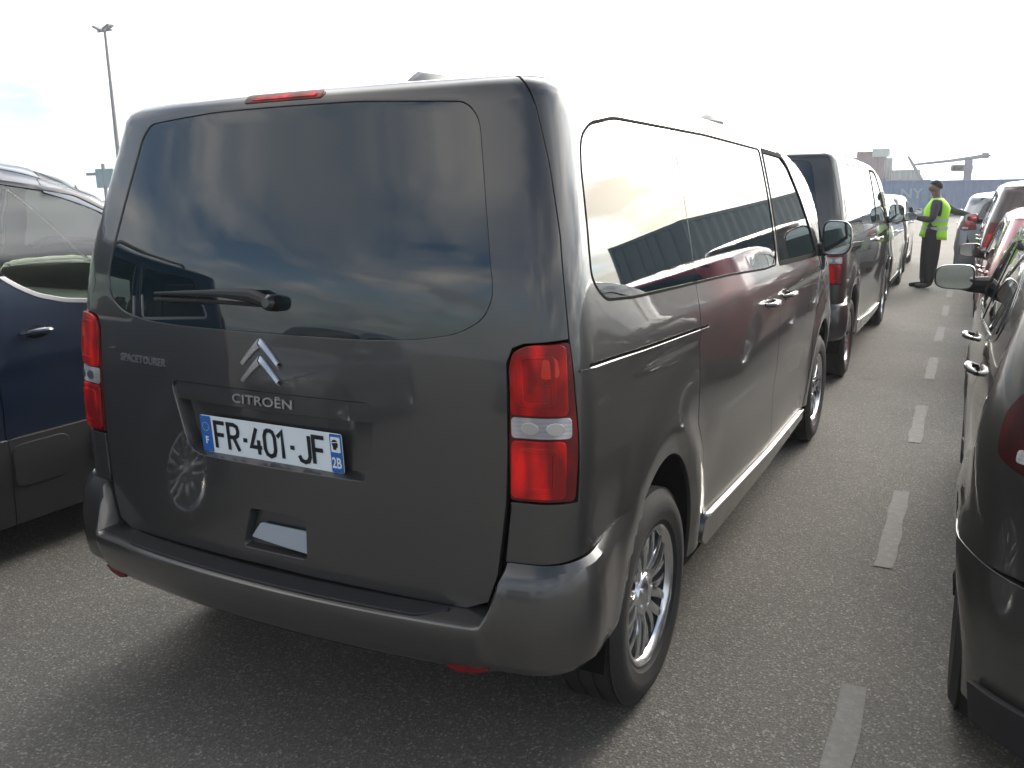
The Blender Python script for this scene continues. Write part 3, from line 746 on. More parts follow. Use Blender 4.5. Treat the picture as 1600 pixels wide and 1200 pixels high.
        for k in range(12):
            a = 2*math.pi*k/12; st = [(math.cos(2*math.pi*j/10+math.pi/2)*(.0022 if j % 2 == 0 else .001), math.sin(2*math.pi*j/10+math.pi/2)*(.0022 if j % 2 == 0 else .001), 0) for j in range(10)]
            on_skin('star', FS, (st, [tuple(range(10))]), -.239+.0125*math.cos(a), pc+.022+.0125*math.sin(a), 0.0020, mat('star yellow', (.8, .6, .05), .4) if k == 0 else bpy.data.materials['star yellow'], pl)
    sq = put('emblem_square', panel_geo(FS, rounded([(.226, pc+.004), (.256, pc+.004), (.256, pc+.046), (.226, pc+.046)], .003, 2), off=.0022, grid=.2, depth=.001), M['plate'], pl)
    hd = [(-.006, -.014), (.004, -.014), (.005, -.008), (.010, -.006), (.0095, -.001), (.012, .001), (.0095, .005), (.009, .011), (.003, .015), (-.005, .014), (-.010, .009), (-.0105, .002), (-.007, -.004)]
    on_skin('regional_head_emblem', FS, ([(x, y, 0) for x, y in hd], [tuple(range(len(hd)))]), .240, pc+.025, 0.0030, M['ink'], sq)
    bd = [(-.011, .004), (.0098, .0075), (.0095, .0095), (-.0105, .0065)]
    on_skin('head_band', FS, ([(x, y, 0) for x, y in bd], [(0, 1, 2, 3)]), .240, pc+.025, 0.0035, M['white_ink'], sq)
    # double chevron, each leg a solid bar
    def chevron(vz):
        vs, fs = [], []
        for sg in (-1, 1):
            b = len(vs); n = 8
            for i in range(n+1):
                t = i/n; x = sg*(.002+.064*t); z = vz-.058*(t**1.12); th = .026*(1-.45*t)
                for (dz, h) in ((-th/2, .0), (-th/2, .006), (0, .014), (th/2, .006), (th/2, 0)): vs.append((x, z+dz, h))
            for i in range(n):
                for j in range(4): q = b+i*5+j; fs.append((q, q+5, q+6, q+1) if sg > 0 else (q, q+1, q+6, q+5))
        return vs, fs
    for vz in (1.212, 1.164): on_skin('chevron', S, chevron(vz), .006, 0, .001, M['badge'], T)
    if writing:
        on_skin('maker_lettering', S, text_mesh('CITROËN', .036, .0006, 1.42, 1.05, .002), -.004, 1.046, -.006, M['chrome_soft'], T)
        on_skin('model_lettering', S, text_mesh('SPACETOURER', .030, .0011, 1.10, 1.06, .002), -.505, 1.122, .004, M['chrome_soft'], T)
    # wiper: blade lies to the left of the spindle cap
    w = MB(); q = lambda s, v, o: S.pos(s, v, o)
    w.tube([q(.055, 1.322, .022), q(.0, 1.338, .026), q(-.12, 1.340, .024), q(-.30, 1.333, .020), q(-.43, 1.327, .014)], [.017, .019, .012, .007, .004], 10)
    wi = w.build('wiper', mat('wiper black', (.022, .023, .024), .6), T)
    k = MB(); k.tube([q(.06, 1.322, -.005), q(.06, 1.322, .030), q(.06, 1.322, .040)], [.024, .022, .013], 16); k.build('wiper_cap', M['gloss'], wi)
    b = MB(); b.tube([q(.02, 1.314, .010), q(-.20, 1.315, .010), q(-.435, 1.310, .008)], .006, 6); b.build('wiper_blade', M['plastic'], wi)
    # high brake lamp
    bl = put('high_brake_lamp', panel_geo(S, rounded([(-.165, 1.858), (.165, 1.858), (.165, 1.889), (-.165, 1.889)], .010, 3), off=.003, grid=.05, depth=.012), M['dark_red_lens'], T)
    put('lamp_core', panel_geo(S, rounded([(-.13, 1.864), (.14, 1.864), (.14, 1.876), (-.13, 1.876)], .004, 2), off=.005, grid=.05, depth=.004), M['red_lens'], bl)
    # --- tail lamps
    L0 = [(.752, .862), (.912, .862), (.918, .99), (.909, 1.15), (.904, 1.249), (.80, 1.241), (.768, 1.226), (.756, 1.19), (.748, .99)]
    L0 = rounded(L0, .012, 3)
    def clip(z0, z1, x0=.7, x1=1., ins=0): 
        out = []
        def cl(poly, f):
            o = []
            for a, b in zip(poly, poly[1:]+poly[:1]):
                fa, fb = f(a), f(b)
                if fa >= 0: o.append(a)
                if (fa >= 0) != (fb >= 0): t = fa/(fa-fb); o.append((a[0]+(b[0]-a[0])*t, a[1]+(b[1]-a[1])*t))
            return o
        p = L0
        for f in (lambda q: q[1]-z0, lambda q: z1-q[1], lambda q: q[0]-x0, lambda q: x1-q[0]):
            p = cl(p, f)
        c = (sum(a[0] for a in p)/len(p), sum(a[1] for a in p)/len(p))
        return p
    for mir in (0, 1):
        mf = mirrored if mir else (lambda g_: g_)
        base = put('tail_lamp', mf(panel_geo(S, L0, off=.001, grid=.04, depth=.03)), M['dark_red_lens'], root)
        put('upper_red_lens', mf(panel_geo(S, rounded(clip(1.078, 1.243, .757, .889), .014, 4), off=.010, grid=.03, depth=.012, edge=.003)), M['red_lens'], base)
        put('indicator_lens', mf(panel_geo(S, rounded([(.832, 1.165), (.872, 1.170), (.868, 1.215), (.838, 1.215)], .012, 4), off=.0115, grid=.03, depth=.004, edge=.002)), M['amber_lens'], base)
        for (x0_, x1_, z0_, z1_) in ((.778, .862, 1.098, 1.222), (.775, .862, .888, .996)):
            o2 = rounded([(x0_, z0_), (x1_, z0_), (x1_, z1_), (x0_, z1_)], .016, 4); i2 = rounded([(x0_+.008, z0_+.008), (x1_-.008, z0_+.008), (x1_-.008, z1_-.008), (x0_+.008, z1_-.008)], .012, 4)
            put('lens_ridge', mf(panel_geo(S, o2, [i2], off=.0125, grid=.03, depth=.003, edge=.002)), M['red_lens'], base)
        put('reversing_lens', mf(panel_geo(S, rounded(clip(1.022, 1.068, .757, .897), .008, 4), off=.008, grid=.03, depth=.010, edge=.003)), M['clear_lens'], base)
        for x0_ in (.80, .86): put('bulb_bowl', mf(panel_geo(S, [(x0_+.020*math.cos(t_*.4189), 1.045+.014*math.sin(t_*.4189)) for t_ in range(15)], off=.0095, grid=.02, depth=.002, edge=.003)), M['chrome_soft'], base)
        put('lower_red_lens', mf(panel_geo(S, rounded(clip(.872, 1.012, .757, .882), .014, 4), off=.010, grid=.03, depth=.012, edge=.003)), M['red_lens'], base)
    # --- sides
    Bt = lambda s: interp([(.7, .70), (.98, .725), (1.2, .74)], s)
    qx = 1.953                                   # sliding door shut line (s)
    winA = [(1.022, 1.40), (1.050, 1.365), (1.099, 1.334), (1.32, 1.319), (2.4, 1.291), (3.03, 1.263), (3.29, 1.262), (3.29, 1.72), (3.285, 1.778), (2.38, 1.798), (1.316, 1.799), (1.10, 1.772), (1.03, 1.735), (1.012, 1.66)]
    winA = rounded(winA, .06, 4)
    fw = [(3.345, 1.262), (3.9, 1.245), (4.36, 1.235), (4.44, 1.25), (4.30, 1.40), (4.12, 1.56), (3.92, 1.71), (3.78, 1.765), (3.345, 1.776)]
    fw = rounded(fw, .02, 3)
    roofv = lambda s: S.vt(s)+.085
    def over(s0, s1, f, n=12): return [(s0+(s1-s0)*i/n, f(s0+(s1-s0)*i/n)) for i in range(n+1)]
    quarter = [(.745, .70), (.755, .845), (.752, .853), (.925, .853), (.925, .99), (.915, 1.15), (.907, 1.262), (.902, 1.50), (.887, 1.67), (.865, 1.81), (.842, roofv(.842))]+over(.9, qx-g, roofv)+[(qx-g, 1.10), (qx-g, .82), (2.05, .70), (2.09, .50), (2.10, .33), (1.7, .32), (1.4, .5), (1.30, .70), (1.10, .72), (.98, .715), (.85, .70)]
    quarter = [p for p in quarter]
    slot = [(.962, 1.181), (qx-.01, 1.143), (qx-.01, 1.156), (.968, 1.192)]
    pq = panel_geo(S, quarter, [A1, [(s, v) for s, v in winA], slot], grid=.045)
    for o in pair('rear_quarter_panel', pq, P, root): pass
    # sliding door
    sd_ = [(qx+g, 1.10), (qx+g, .82), (2.055, .70), (2.105, .47), (2.14, .425), (3.33, .36), (3.355, .43), (3.333, .80), (3.325, 1.27), (3.317, 1.70), (3.317, roofv(3.3))]+over(3.317, qx+g, roofv)[1:]
    sdg = panel_geo(S, sd_, [winA, [(s, v+.0) for s, v in [(qx-.05, 1.143), (2.05, 1.139), (2.05, 1.150), (qx-.05, 1.156)]]], grid=.05)
    fd_ = [(3.325, roofv(3.3)), (3.325, 1.27), (3.341, .80), (3.363, .43), (3.34, .36), (4.33, .335), (4.42, .62), (4.44, .86), (4.53, 1.02), (4.60, 1.13), (4.52, 1.235), (4.36, 1.44), (4.20, 1.58), (4.0, roofv(4.0)-.005), (3.7, roofv(3.7))]
    def shr2(w, d):
        n_ = len(w); out = []
        cs, cv = 2.2, 1.55
        for i, (s, v) in enumerate(w):
            t = Vector(w[(i+1) % n_])-Vector(w[i-1]); nn = Vector((t.y, -t.x)).normalized()
            if nn.dot(Vector(((s-cs)*.3, v-cv))) < 0: nn = -nn
            out.append((s+nn.x*d, v+nn.y*d))
        return out
    fdg = panel_geo(S, fd_, [fw, A2], grid=.05)
    seal_ = panel_geo(S, shr2(winA, .006), [winA], off=.0015, grid=.2, e=.05, depth=.012)
    pair('window_seal', seal_, M['seal'], root)
    SD = pair('sliding_door', sdg, P, root); FD = pair('front_door', fdg, P, root)
    big = panel_geo(S, winA, off=-.003, grid=.05, depth=.006)
    # privacy glass: quarter pane and door pane butt at the shut line
    qw = [p for p in winA]
    def clipx(poly, x, keep_less):
        o = []; f = (lambda a: x-a[0]) if keep_less else (lambda a: a[0]-x)
        for a, b in zip(poly, poly[1:]+poly[:1]):
            fa, fb = f(a), f(b)
            if fa >= 0: o.append(a)
            if (fa >= 0) != (fb >= 0): t = fa/(fa-fb); o.append((a[0]+(b[0]-a[0])*t, a[1]+(b[1]-a[1])*t))
        return o
    shr = lambda poly, c, k=.996, kv=.988: [(c[0]+(s-c[0])*k, c[1]+(v-c[1])*kv) for s, v in poly]
    w1 = shr(clipx(winA, qx-.002, True), (1.5, 1.55)); w2 = shr(clipx(winA, qx+.002, False), (2.6, 1.53), .998)
    pair('quarter_window', panel_geo(S, w1, off=-.002, grid=.05, depth=.008), M['glass'], root)
    for o, gg in zip(SD, (panel_geo(S, w2, off=-.002, grid=.05, depth=.008),)*2):
        put('door_window', gg if o is SD[0] else mirrored(gg), M['glass'], o)
    gg = panel_geo(S, shr(fw, (3.9, 1.5), .995), off=-.004, grid=.05, depth=.006)
    st = panel_geo(S, shr(fw, (3.9, 1.5), 1.025, 1.05), [shr(fw, (3.9, 1.5), .985, .97)], off=.002, grid=.05, depth=.010)
    ch = None
    for i, o in enumerate(FD):
        f_ = (lambda a: a) if i == 0 else mirrored
        put('door_window', f_(gg), M['glass_front'], o); put('window_seal', f_(st), M['seal'], o)
    # shoulder crease line strip, rail slot, handles
    for i, sg in enumerate((1, -1)):
        f_ = (lambda a: a) if i == 0 else mirrored
        sl = put('slide_rail', f_(join(panel_geo(S, [(.955, 1.176), (2.06, 1.134), (2.06, 1.160), (.962, 1.197)], off=-.018, grid=.1, depth=.0),)), M['liner'], root)
        put('rail_lip', f_(panel_geo(S, [(.93, 1.1765), (2.05, 1.1365), (2.05, 1.1415), (.93, 1.1805)], off=.004, grid=.1, depth=.010)), P, sl)
        handle_part(SD[i], S, 2.30, 1.105, sg, P, .19); handle_part(FD[i], S, 2.73, 1.095, sg, P, .19)
    # fenders, bonnet, windscreen, roof
    fen = [(4.34, .335), (4.43, .62), (4.45, .86), (4.54, 1.02), (4.61, 1.125), (4.8, 1.10)]+[(s, S.vt(s)+.03) for s in (4.95, 5.1, 5.3, 5.5)]+[(5.5, .80), (5.35, .62), (5.3, .5), (4.95, .3)]
    pair('front_wing', panel_geo(S, fen, [A2], grid=.06), P, root)
    fb = [(5.31, .49), (5.36, .61), (5.51, .79)]+[(s, S.vt(s)+.01) for s in (5.7, 5.9, 6.1, S.S)]+[(S.S, .22), (5.2, .22), (5.15, .30)]
    put('front_bumper', join(panel_geo(S, fb, [A2], grid=.08), mirrored(panel_geo(S, fb, [A2], grid=.08))), P, root)
    hl = rounded([(5.52, .80), (5.95, .74), (5.92, .88), (5.50, .98), (5.35, .98)], .02, 3)
    pair('headlamp', panel_geo(S, hl, off=.004, grid=.06), M['head_lens'], root)
    gr = [(5.98, .55), (S.S, .55), (S.S, .80), (5.98, .80)]
    put('grille', join(panel_geo(S, gr, off=.004, grid=.1), mirrored(panel_geo(S, gr, off=.004, grid=.1))), M['plastic'], root)
    def strip(y0, y1, f0, n=14, f1=None):
        ss = [y0+(y1-y0)*i/n for i in range(n+1)]
        return [(s, f0(s)) for s in ss]+[(s, (f1 or top)(s)) for s in ss[::-1]]
    rf = strip(.0, 4.02, lambda s: 1.952 if s < .5 else (roofv(s)+.008 if s > .845 else 1.952+(roofv(.845)+.008-1.952)*(s-.5)/.345), 60)
    rg = panel_geo(S, rf, grid=.09, depth=.01); put('roof', join(rg, mirrored(rg)), P, root)
    wsn = strip(4.03, 5.02, lambda s: S.vt(s)+.03, 24); gsn = panel_geo(S, wsn, off=-.003, grid=.09, depth=.01)
    put('windscreen', join(gsn, mirrored(gsn)), M['glass_front'], root)
    bn = strip(5.03, S.S, lambda s: S.vt(s)+.035, 24); bg_ = panel_geo(S, bn, grid=.09, depth=.01)
    put('bonnet', join(bg_, mirrored(bg_)), P, root)
    # A pillar cap between door glass and windscreen
    ap = [(3.98, roofv(3.98)+.004), (4.20, 1.588), (4.36, 1.448), (4.52, 1.243), (4.62, 1.135), (4.66, S.vt(4.66)+.04)]
    ap = [(3.72, roofv(3.72)+.002)]+ap+[(s, S.vt(s)+.05) for s in (4.6, 4.4, 4.2, 4.03, 3.9, 3.72)]
    pair('windscreen_pillar', panel_geo(S, ap, off=.001, grid=.05, depth=.02), P, root)
    # roof bar covers (four)
    for yy in (.62, 2.6):
        for sg in (1, -1):
            b = MB(); x, z0 = (.56, 1.935) if yy > 1 else ((.25, 1.935) if sg > 0 else (.66, 1.905))
            hl_ = .17 if yy > 1 else .10
            b.tube([(sg*(x-.02), yy-hl_, z0-.03), (sg*(x-.01), yy-hl_*.55, z0-.012), (sg*x, yy+hl_*.55, z0-.010), (sg*x, yy+hl_, z0-.03)], [.012, .026, .026, .012], 8)
            o = b.build('roof_bar_cover', M['galv0'], root)
    # sills
    si = [(2.11, .335), (2.145, .417), (3.33, .352), (4.33, .327), (4.335, .265), (3.3, .262), (2.2, .285)]
    for o in pair('sill', panel_geo(S, si, off=.012, grid=.08, depth=.03), P, root): pass
    pair('sill_trim', panel_geo(S, [(2.16, .405), (3.33, .344), (4.325, .320), (4.325, .327), (3.33, .3515), (2.158, .4135)], off=.017, grid=.12, depth=.012), M['chrome_soft'], root)
    # rear bumper: swept section (offset, height) that rises at the corners
    sec = [(-.03, .560), (.0, .558), (.055, .556), (.080, .5535), (.087, .549), (.0895, .540), (.084, .505), (.068, .46), (.055, .43), (.03, .405), (-.01, .392), (-.10, .385)]
    def bump(s):
        a = abs(s); k = sstep(.70, .752, a); out = []
        sec2 = [(-.012, .695), (.006, .70), (.024, .685), (.038, .65), (.042, .62), (.050, .58), (.052, .52), (.050, .47), (.045, .44), (.02, .41), (-.02, .395), (-.10, .385)]
        e = sstep(.95, 1.25, a)
        for i, (p, q_) in enumerate(zip(sec, sec2)):
            o_, z_ = p[0]+(q_[0]-p[0])*k, p[1]+(q_[1]-p[1])*k
            if k > 0: z_ += .035*sstep(.85, 1.2, a)*max(0, (z_-.5)/.2)
            o_ = o_*(1-e*.85)
            out.append((o_, z_))
        return out
    mb = MB(); ss = [-1.37+2.74*i/190 for i in range(191)]; K = len(sec)
    for s in ss:
        for o_, z_ in bump(s):
            n = Vector(S.nrm(s, max(.3, z_))); p = Vector(S.pos(s, max(.25, z_))); q_ = p+n*o_; mb.v.append((q_.x, q_.y, z_))
    for i in range(len(ss)-1):
        for j in range(K-1): a = i*K+j; mb.f.append((a, a+K, a+K+1, a+1)); mb.m.append(0)
    # trim at the wheel arch: drop faces inside the arch
    aP = np.array([(s if s > 0 else -s, 0) for s in ss]); keep = []
    cen = [((ss[i]+ss[i+1])/2, (bump(ss[i])[j][1]+bump(ss[i])[j+1][1])/2) for i in range(len(ss)-1) for j in range(K-1)]
    ins = inside([(abs(a), z) for a, z in cen], A1)
    mb.f = [f for f, q_ in zip(mb.f, ins) if not q_]; mb.m = [0]*len(mb.f)
    RB = mb.build('rear_bumper', P, root, angle=28)
    sp_ = MB()
    for i in range(81):
        s = -.60+1.2*i/80; n = Vector(S.nrm(s, .56)); p = Vector(S.pos(s, .56))
        tp = 1-.75*sstep(.52, .60, abs(s))
        for o_, z_ in ((.006, .5605), (.010, .5635), (.010+.060*tp, .5605), (.014+.060*tp, .5570)): q_ = p+n*o_; sp_.v.append((q_.x, q_.y, z_))
    for i in range(80):
        for j in range(3): a = i*4+j; sp_.f.append((a, a+4, a+5, a+1)); sp_.m.append(0)
    sp_.build('step_pad', M['plastic'], RB)  # dark strip added for the tailgate's dark reflection in the ledge
    for sg in (1, -1):
        rp = [(.612, .418), (.64, .436), (.70, .440), (.728, .430), (.70, .414), (.65, .408)]
        gg = panel_geo(S, rp, off=.053, grid=.05, depth=.006); put('reflector', gg if sg > 0 else mirrored(gg), M['dark_red_lens'], RB)
    # underbody, liner, wells
    ln = [(0, .40), (1.0, .40), (1.1, .3), (5.6, .3), (S.S, .3)]+[(s, S.vt(s)-.01) for s in (S.S, 5.6, 5.0, 4.6, 4.3, 4.0, 3.5, 2, 1, 0)]
    lg = panel_geo(S, ln, [ell(.80+so, .36, .375, .45), ell(4.075+so, .36, .375, .45)], off=-.055, grid=.15, depth=0)
    put('inner_shell', join(lg, mirrored(lg)), M['liner'], root)
    ub = MB(); ub.box(-.60, .60, .55, 4.6, .30, .34); ub.box(-.88, .88, 1.22, 3.62, .27, .31); ub.box(-.64, .64, .16, .40, .39, .405); ub.tube([(-.35, .35, .34), (-.35, .9, .32)], .03); ub.build('underbody', M['liner'], root)
    wheel_well(S, root, (.80, 4.075), .365, .44, .36)
    for sg in (1, -1):
        add_wheel(root, sg*.805, .80, .345, .222, .215, 'split', .35); add_wheel(root, sg*.805, 4.075, .345, .222, .215, 'split', 1.1)
    for i, sg in enumerate((1, -1)):
        mo = mirror_part(FD[i], M['mirror'], sg*.99+sg*.01, 3.80, 1.315, .165, .205, .13, M['gloss'], sg)
        tri = MB(); 
    return root
van1 = build_van((.012, 0, 0), 0, 'large dark grey passenger van filling the picture, plate and rear window facing us', 'two alike grey passenger vans in the left lane')

# ------------------------------------------------------------------ the other cars
HATCH = dict(shell=hatch_shell, L=4.0, H=1.48, arches=(.68, 3.22), wr=.31, rim=.205, aa=.335, ab=.345, az=.33, seat=False,
    bt=.60, tail=.69, tailtop=1.375,
    tg=[(0, .60), (.60, .60), (.67, .72), (.685, .80), (.685, 1.0), (.67, 1.2), (.64, 1.33), (.56, 1.385), (0, 1.39)],
    gl=[(0, 1.02), (.50, 1.02), (.59, 1.06), (.565, 1.25), (.50, 1.315), (0, 1.33)],
    lamp=[(.54, .87), (.78, .85), (.885, .875), (.895, .97), (.84, 1.04), (.62, 1.05)],
    win=[(.78, 1.14), (.92, 1.24), (1.10, 1.30), (1.7, 1.325), (2.15, 1.29), (2.50, 1.16), (2.70, 1.02), (2.66, .99), (1.9, 1.0), (1.1, 1.045), (.84, 1.085)],
    bp=[(1.90, 1.98)], doors=(.98, 1.94, 2.84), handles=((1.12, .93), (2.08, .90)),
    ws=(2.42, 3.02), mir=(2.60, 1.045), nose=.60, cladding=None)
MPV = dict(shell=mpv_shell, L=4.4, H=1.86, arches=(.72, 3.50), wr=.335, rim=.215, aa=.37, ab=.375, az=.35, seat=True,
    bt=.56, tail=.74, tailtop=1.77,
    tg=[(0, .56), (.66, .56), (.72, .66), (.735, .8), (.735, 1.2), (.72, 1.6), (.68, 1.72), (.60, 1.775), (0, 1.80)],
    gl=[(0, 1.14), (.55, 1.14), (.64, 1.20), (.62, 1.55), (.56, 1.655), (0, 1.68)],
    lamp=[(.745, .80), (.93, .80), (.95, 1.0), (.93, 1.32), (.76, 1.30)],
    win=None,
    wins=[[(.42, 1.30), (1.12, 1.24), (1.12, 1.655), (.50, 1.655)], [(1.22, 1.22), (2.17, 1.22), (2.17, 1.678), (1.22, 1.678)],
          [(2.26, 1.45), (2.33, 1.30), (2.40, 1.245), (2.48, 1.20), (2.60, 1.165), (2.81, 1.138), (3.20, 1.125), (3.36, 1.14), (3.18, 1.36), (2.98, 1.53), (2.80, 1.625), (2.45, 1.676), (2.27, 1.682)]],
    bp=[], doors=(1.16, 2.235, 3.32), handles=((1.32, 1.04), (2.425, 1.035)),
    ws=(2.66, 3.46), mir=(3.02, 1.22), nose=.66, cladding=(.585, 1.0))
def build_car(name, spec, loc, rz, label, cat, paint_m, group=None, L=None, H=None, hw=None, glass=None, grid=.08, lens_m='dark_red_lens', style='single', handle_m=None, clad=None, rails=False, interior=False, mirror_shell=None, mirdy=0, mirdz=0):
    q = spec; L = L or q['L']; H = H or q['H']; fy, fz = L/q['L'], H/q['H']
    S = q['shell'](L, hw, H) if hw else q['shell'](L=L, Ht=H)
    so = S.s_at_y(L*.5)-L*.5
    ar = [a*fy for a in q['arches']]; aa, ab, az = q['aa'], q['ab'], q['az']
    def feat(s, v, py):
        dx = 0
        for c in ar:
            d = math.hypot(py-c, v-az); dx += .020*math.exp(-((d-ab-.03)/.07)**2)*(1 if v < .95 else 0)*sstep(.1, .45, py)*(1-sstep(L-.45, L-.1, py))
        if py > .4: dx += -.012*math.exp(-((v-.60)/.10)**2)*sstep(ar[0]+.2, ar[0]+.6, py)*(1-sstep(ar[1]-.6, ar[1]-.2, py))
        dx += .007*math.exp(-((v-.90*fz)/.03)**2)*sstep(.5, .9, py)
        return dx, 0
    S.feat = feat
    P = paint_m; G = glass or M['glass_front']; root = tag(empty(name, loc, rz), label, cat, group)
    hk = S.hw/(.87 if q is HATCH else .925)
    rr_ = lambda pts: [(s*hk, v*fz) for s, v in pts]                 # rear polygons in s
    sd = lambda pts: [(y*fy+so, v*fz) for y, v in pts]               # side polygons in y
    cuts = [ell(a+so, az, aa, ab, 24) for a in ar]
    cd = clad is not None
    top = lambda s: S.vt(s)+S.rr(s)*S.phi+.75
    rv = lambda s: S.vt(s)+.055
    g = .004
    full = lambda h: h+[(-x, v) for x, v in h[::-1] if x > 0]
    gl = rounded(full(rr_(q['gl'])), .04, 4)
    T = put('tailgate', panel_geo(S, full(rr_(q['tg'])), [gl], grid=grid, depth=.025), P, root)
    zc = sum(v for _, v in gl)/len(gl)
    put('rear_window', panel_geo(S, [(x*.992, zc+(v-zc)*.985) for x, v in gl], off=-.003, grid=grid, depth=.006), G, T)
    wins = [rounded(sd(w), .03, 3) for w in ([q['win']] if q['win'] else q['wins'])]
    lamp = rounded(rr_(q['lamp']), .03, 3)
    d0, d1, d2 = [d*fy+so for d in q['doors']]
    def over(s0, s1, f, n=14): return [(s0+(s1-s0)*i/n, f(s0+(s1-s0)*i/n)) for i in range(n+1)]
    xt = q['tail']*hk; bt = q['bt']*fz; sil = .20
    tge = [(x+g, v) for x, v in rr_(q['tg']) if v > bt+.02 and x > .3]
    tgq = [(a, b) for a, b in tge]
    quarter = [(xt+g, bt+.01)]+tgq[1:-1]+[(.66*hk, rv(.66*hk)-.002)]+over(.75*hk, d0-g, rv)+[(d0-g, .62), (d0-.16*fy, .44), (d0-.16*fy, sil), (d0-.6, sil), (1.0, bt)]
    for o in pair('rear_quarter_panel', panel_geo(S, quarter, [cuts[0], lamp]+wins, grid=grid), P, root): pass
    rd = [(d0+g, .62), (d0-.155*fy, .44), (d0-.155*fy, sil), (d1-g, sil), (d1-g, rv(d1))]+over(d1-g, d0+g, rv)
    fd = [(d1+g, sil), (d2-.02, sil), (d2, .55), (d2+.02, .80*fz)]
    a0, a1 = [w*fy+so for w in q['ws']]
    # the front door ends where the screen pillar begins
    fdt = [(d2+.03, S.vt(d2+.03)-.02 if S.vt(d2+.03) < .97*fz+.1 else .97*fz)]
    fd += fdt+[(s, S.vt(s)-.012) for s in [d2+(a0-d2)*i/6 for i in range(1, 7)] if s < d2]+over(a0-.02, d1+g, rv, 8)
    RD = pair('rear_door', panel_geo(S, rd, [cuts[0]]+wins, grid=grid), P, root)
    FD = pair('front_door', panel_geo(S, fd, [cuts[1]]+wins, grid=grid), P, root)
    # side glass
    def clipx(poly, x, less):
        o = []; f = (lambda a: x-a[0]) if less else (lambda a: a[0]-x)
        for a, b in zip(poly, poly[1:]+poly[:1]):
            fa, fb = f(a), f(b)
            if fa >= 0: o.append(a)
            if (fa >= 0) != (fb >= 0): t = fa/(fa-fb); o.append((a[0]+(b[0]-a[0])*t, a[1]+(b[1]-a[1])*t))
        return o
    for w in wins:
        if q['win']:
            pieces = [('quarter_window', clipx(w, d0, True), None), ('door_window', clipx(clipx(w, d0+.03, False), d1-.04, True), RD), ('door_window', clipx(w, d1+.05, False), FD)]
            for nm, poly, dr in ((('window_pillar_trim', clipx(clipx(w, d0, False), d0+.03, True), RD)), ('window_pillar_trim', clipx(clipx(w, d1-.04, False), d1+.05, True), FD)):
                if len(poly) > 2:
                    for i in (0, 1):
                        gg = panel_geo(S, poly, off=-.001, grid=grid, depth=.006); put(nm, mirrored(gg) if i else gg, M['gloss'], dr[i])
        else:
            c = sum(s for s, v in w)/len(w); pieces = [('quarter_window', w, None)] if c < d0 else [('door_window', w, RD if c < d1 else FD)]
        for nm, poly, dr in pieces:
            if len(poly) < 3: continue
            gg = panel_geo(S, poly, off=-.004, grid=grid, depth=.004)
            for i in (0, 1): put(nm, mirrored(gg) if i else gg, G, dr[i] if dr else root)
        cs = sum(s for s, v in w)/len(w); cv = sum(v for s, v in w)/len(w)
    for w in wins:
        cs = sum(s for s, v in w)/len(w); cv = (max(v for s, v in w)+min(v for s, v in w))/2
        wo = []
        n = len(w)
        for i, (s, v) in enumerate(w):
            p0, p1 = Vector(w[i-1]), Vector(w[(i+1) % n]); t = (p1-p0); 
            if t.length < 1e-6: continue
            nn = Vector((t.y, -t.x)).normalized()
            if nn.dot(Vector((s-cs, v-cv))) < 0: nn = -nn
            wo.append((s+nn.x*.018, v+nn.y*.018))
        fl_ = lambda poly: [(b_, a_) for a_, b_ in poly]
        if q is HATCH: sets = [(wo, M['gloss'])]
        else: lim = min(v for s, v in w)+.16; sets = [(fl_(clipx(fl_(wo), lim, False)), M['gloss']), (fl_(clipx(fl_(wo), lim, True)), M['chrome_soft'])]
        for wo_, mm in sets:
            gg = panel_geo(S, wo_, [w], off=.003, grid=.2, e=.06, depth=.008)
            for i in (0, 1): put('window_trim', mirrored(gg) if i else gg, mm, root)
    # front wings, bonnet, screen, roof
    sN = S.S
    fen = [(d2-.012, sil), (d2+.008, .55), (d2+.028, .80*fz), (d2+.035, S.vt(d2+.035)-.03)]+[(s, S.vt(s)+.02) for s in [d2+.08+(sN-.9-d2)*i/6 for i in range(7)]]+[(sN-.82, .62), (sN-.9, .45), (ar[1]+so+.2, .25)]
    pair('front_wing', panel_geo(S, fen, [cuts[1]], grid=grid), P, root)
    fb = [(sN-.88, .44), (sN-.81, .61), (sN-.81, S.vt(sN-.81)-.02)]+[(s, S.vt(s)+.01) for s in [sN-.7, sN-.5, sN-.3, sN-.15, sN]]+[(sN, .18), (sN-1.0, .18), (sN-1.05, .3)]
    g1 = panel_geo(S, fb, [cuts[1]], grid=.1); put('front_bumper', join(g1, mirrored(g1)), P, root)
    hl = rounded([(sN-.95, .66*fz), (sN-.50, .60*fz), (sN-.45, .69*fz), (sN-.75, .775*fz), (sN-.98, .80*fz)], .02, 3)
    pair('headlamp', panel_geo(S, hl, off=.004, grid=.08), M['head_lens'], root)
    gr = [(sN-.42, .36*fz), (sN, .34*fz), (sN, .60*fz), (sN-.50, .60*fz)]; g1 = panel_geo(S, gr, off=.004, grid=.12); put('grille', join(g1, mirrored(g1)), M['plastic'], root)
    def strip(y0, y1, f0, n=14): ss = [y0+(y1-y0)*i/n for i in range(n+1)]; return [(s, f0(s)) for s in ss]+[(s, top(s)) for s in ss[::-1]]
    rl = .66*hk; tt = max(v for x, v in rr_(q['tg']))+.006
    g1 = panel_geo(S, strip(0, a0-.004, lambda s: tt if s < .56*hk else max(rv(s)+.006, tt-.0) if s < rl else rv(s)+.006, 50), grid=.11, depth=.01); put('roof', join(g1, mirrored(g1)), P, root)
    g1 = panel_geo(S, strip(a0+.004, a1, lambda s: S.vt(s)+.03, 24), off=-.003, grid=.11, depth=.01); put('windscreen', join(g1, mirrored(g1)), G, root)
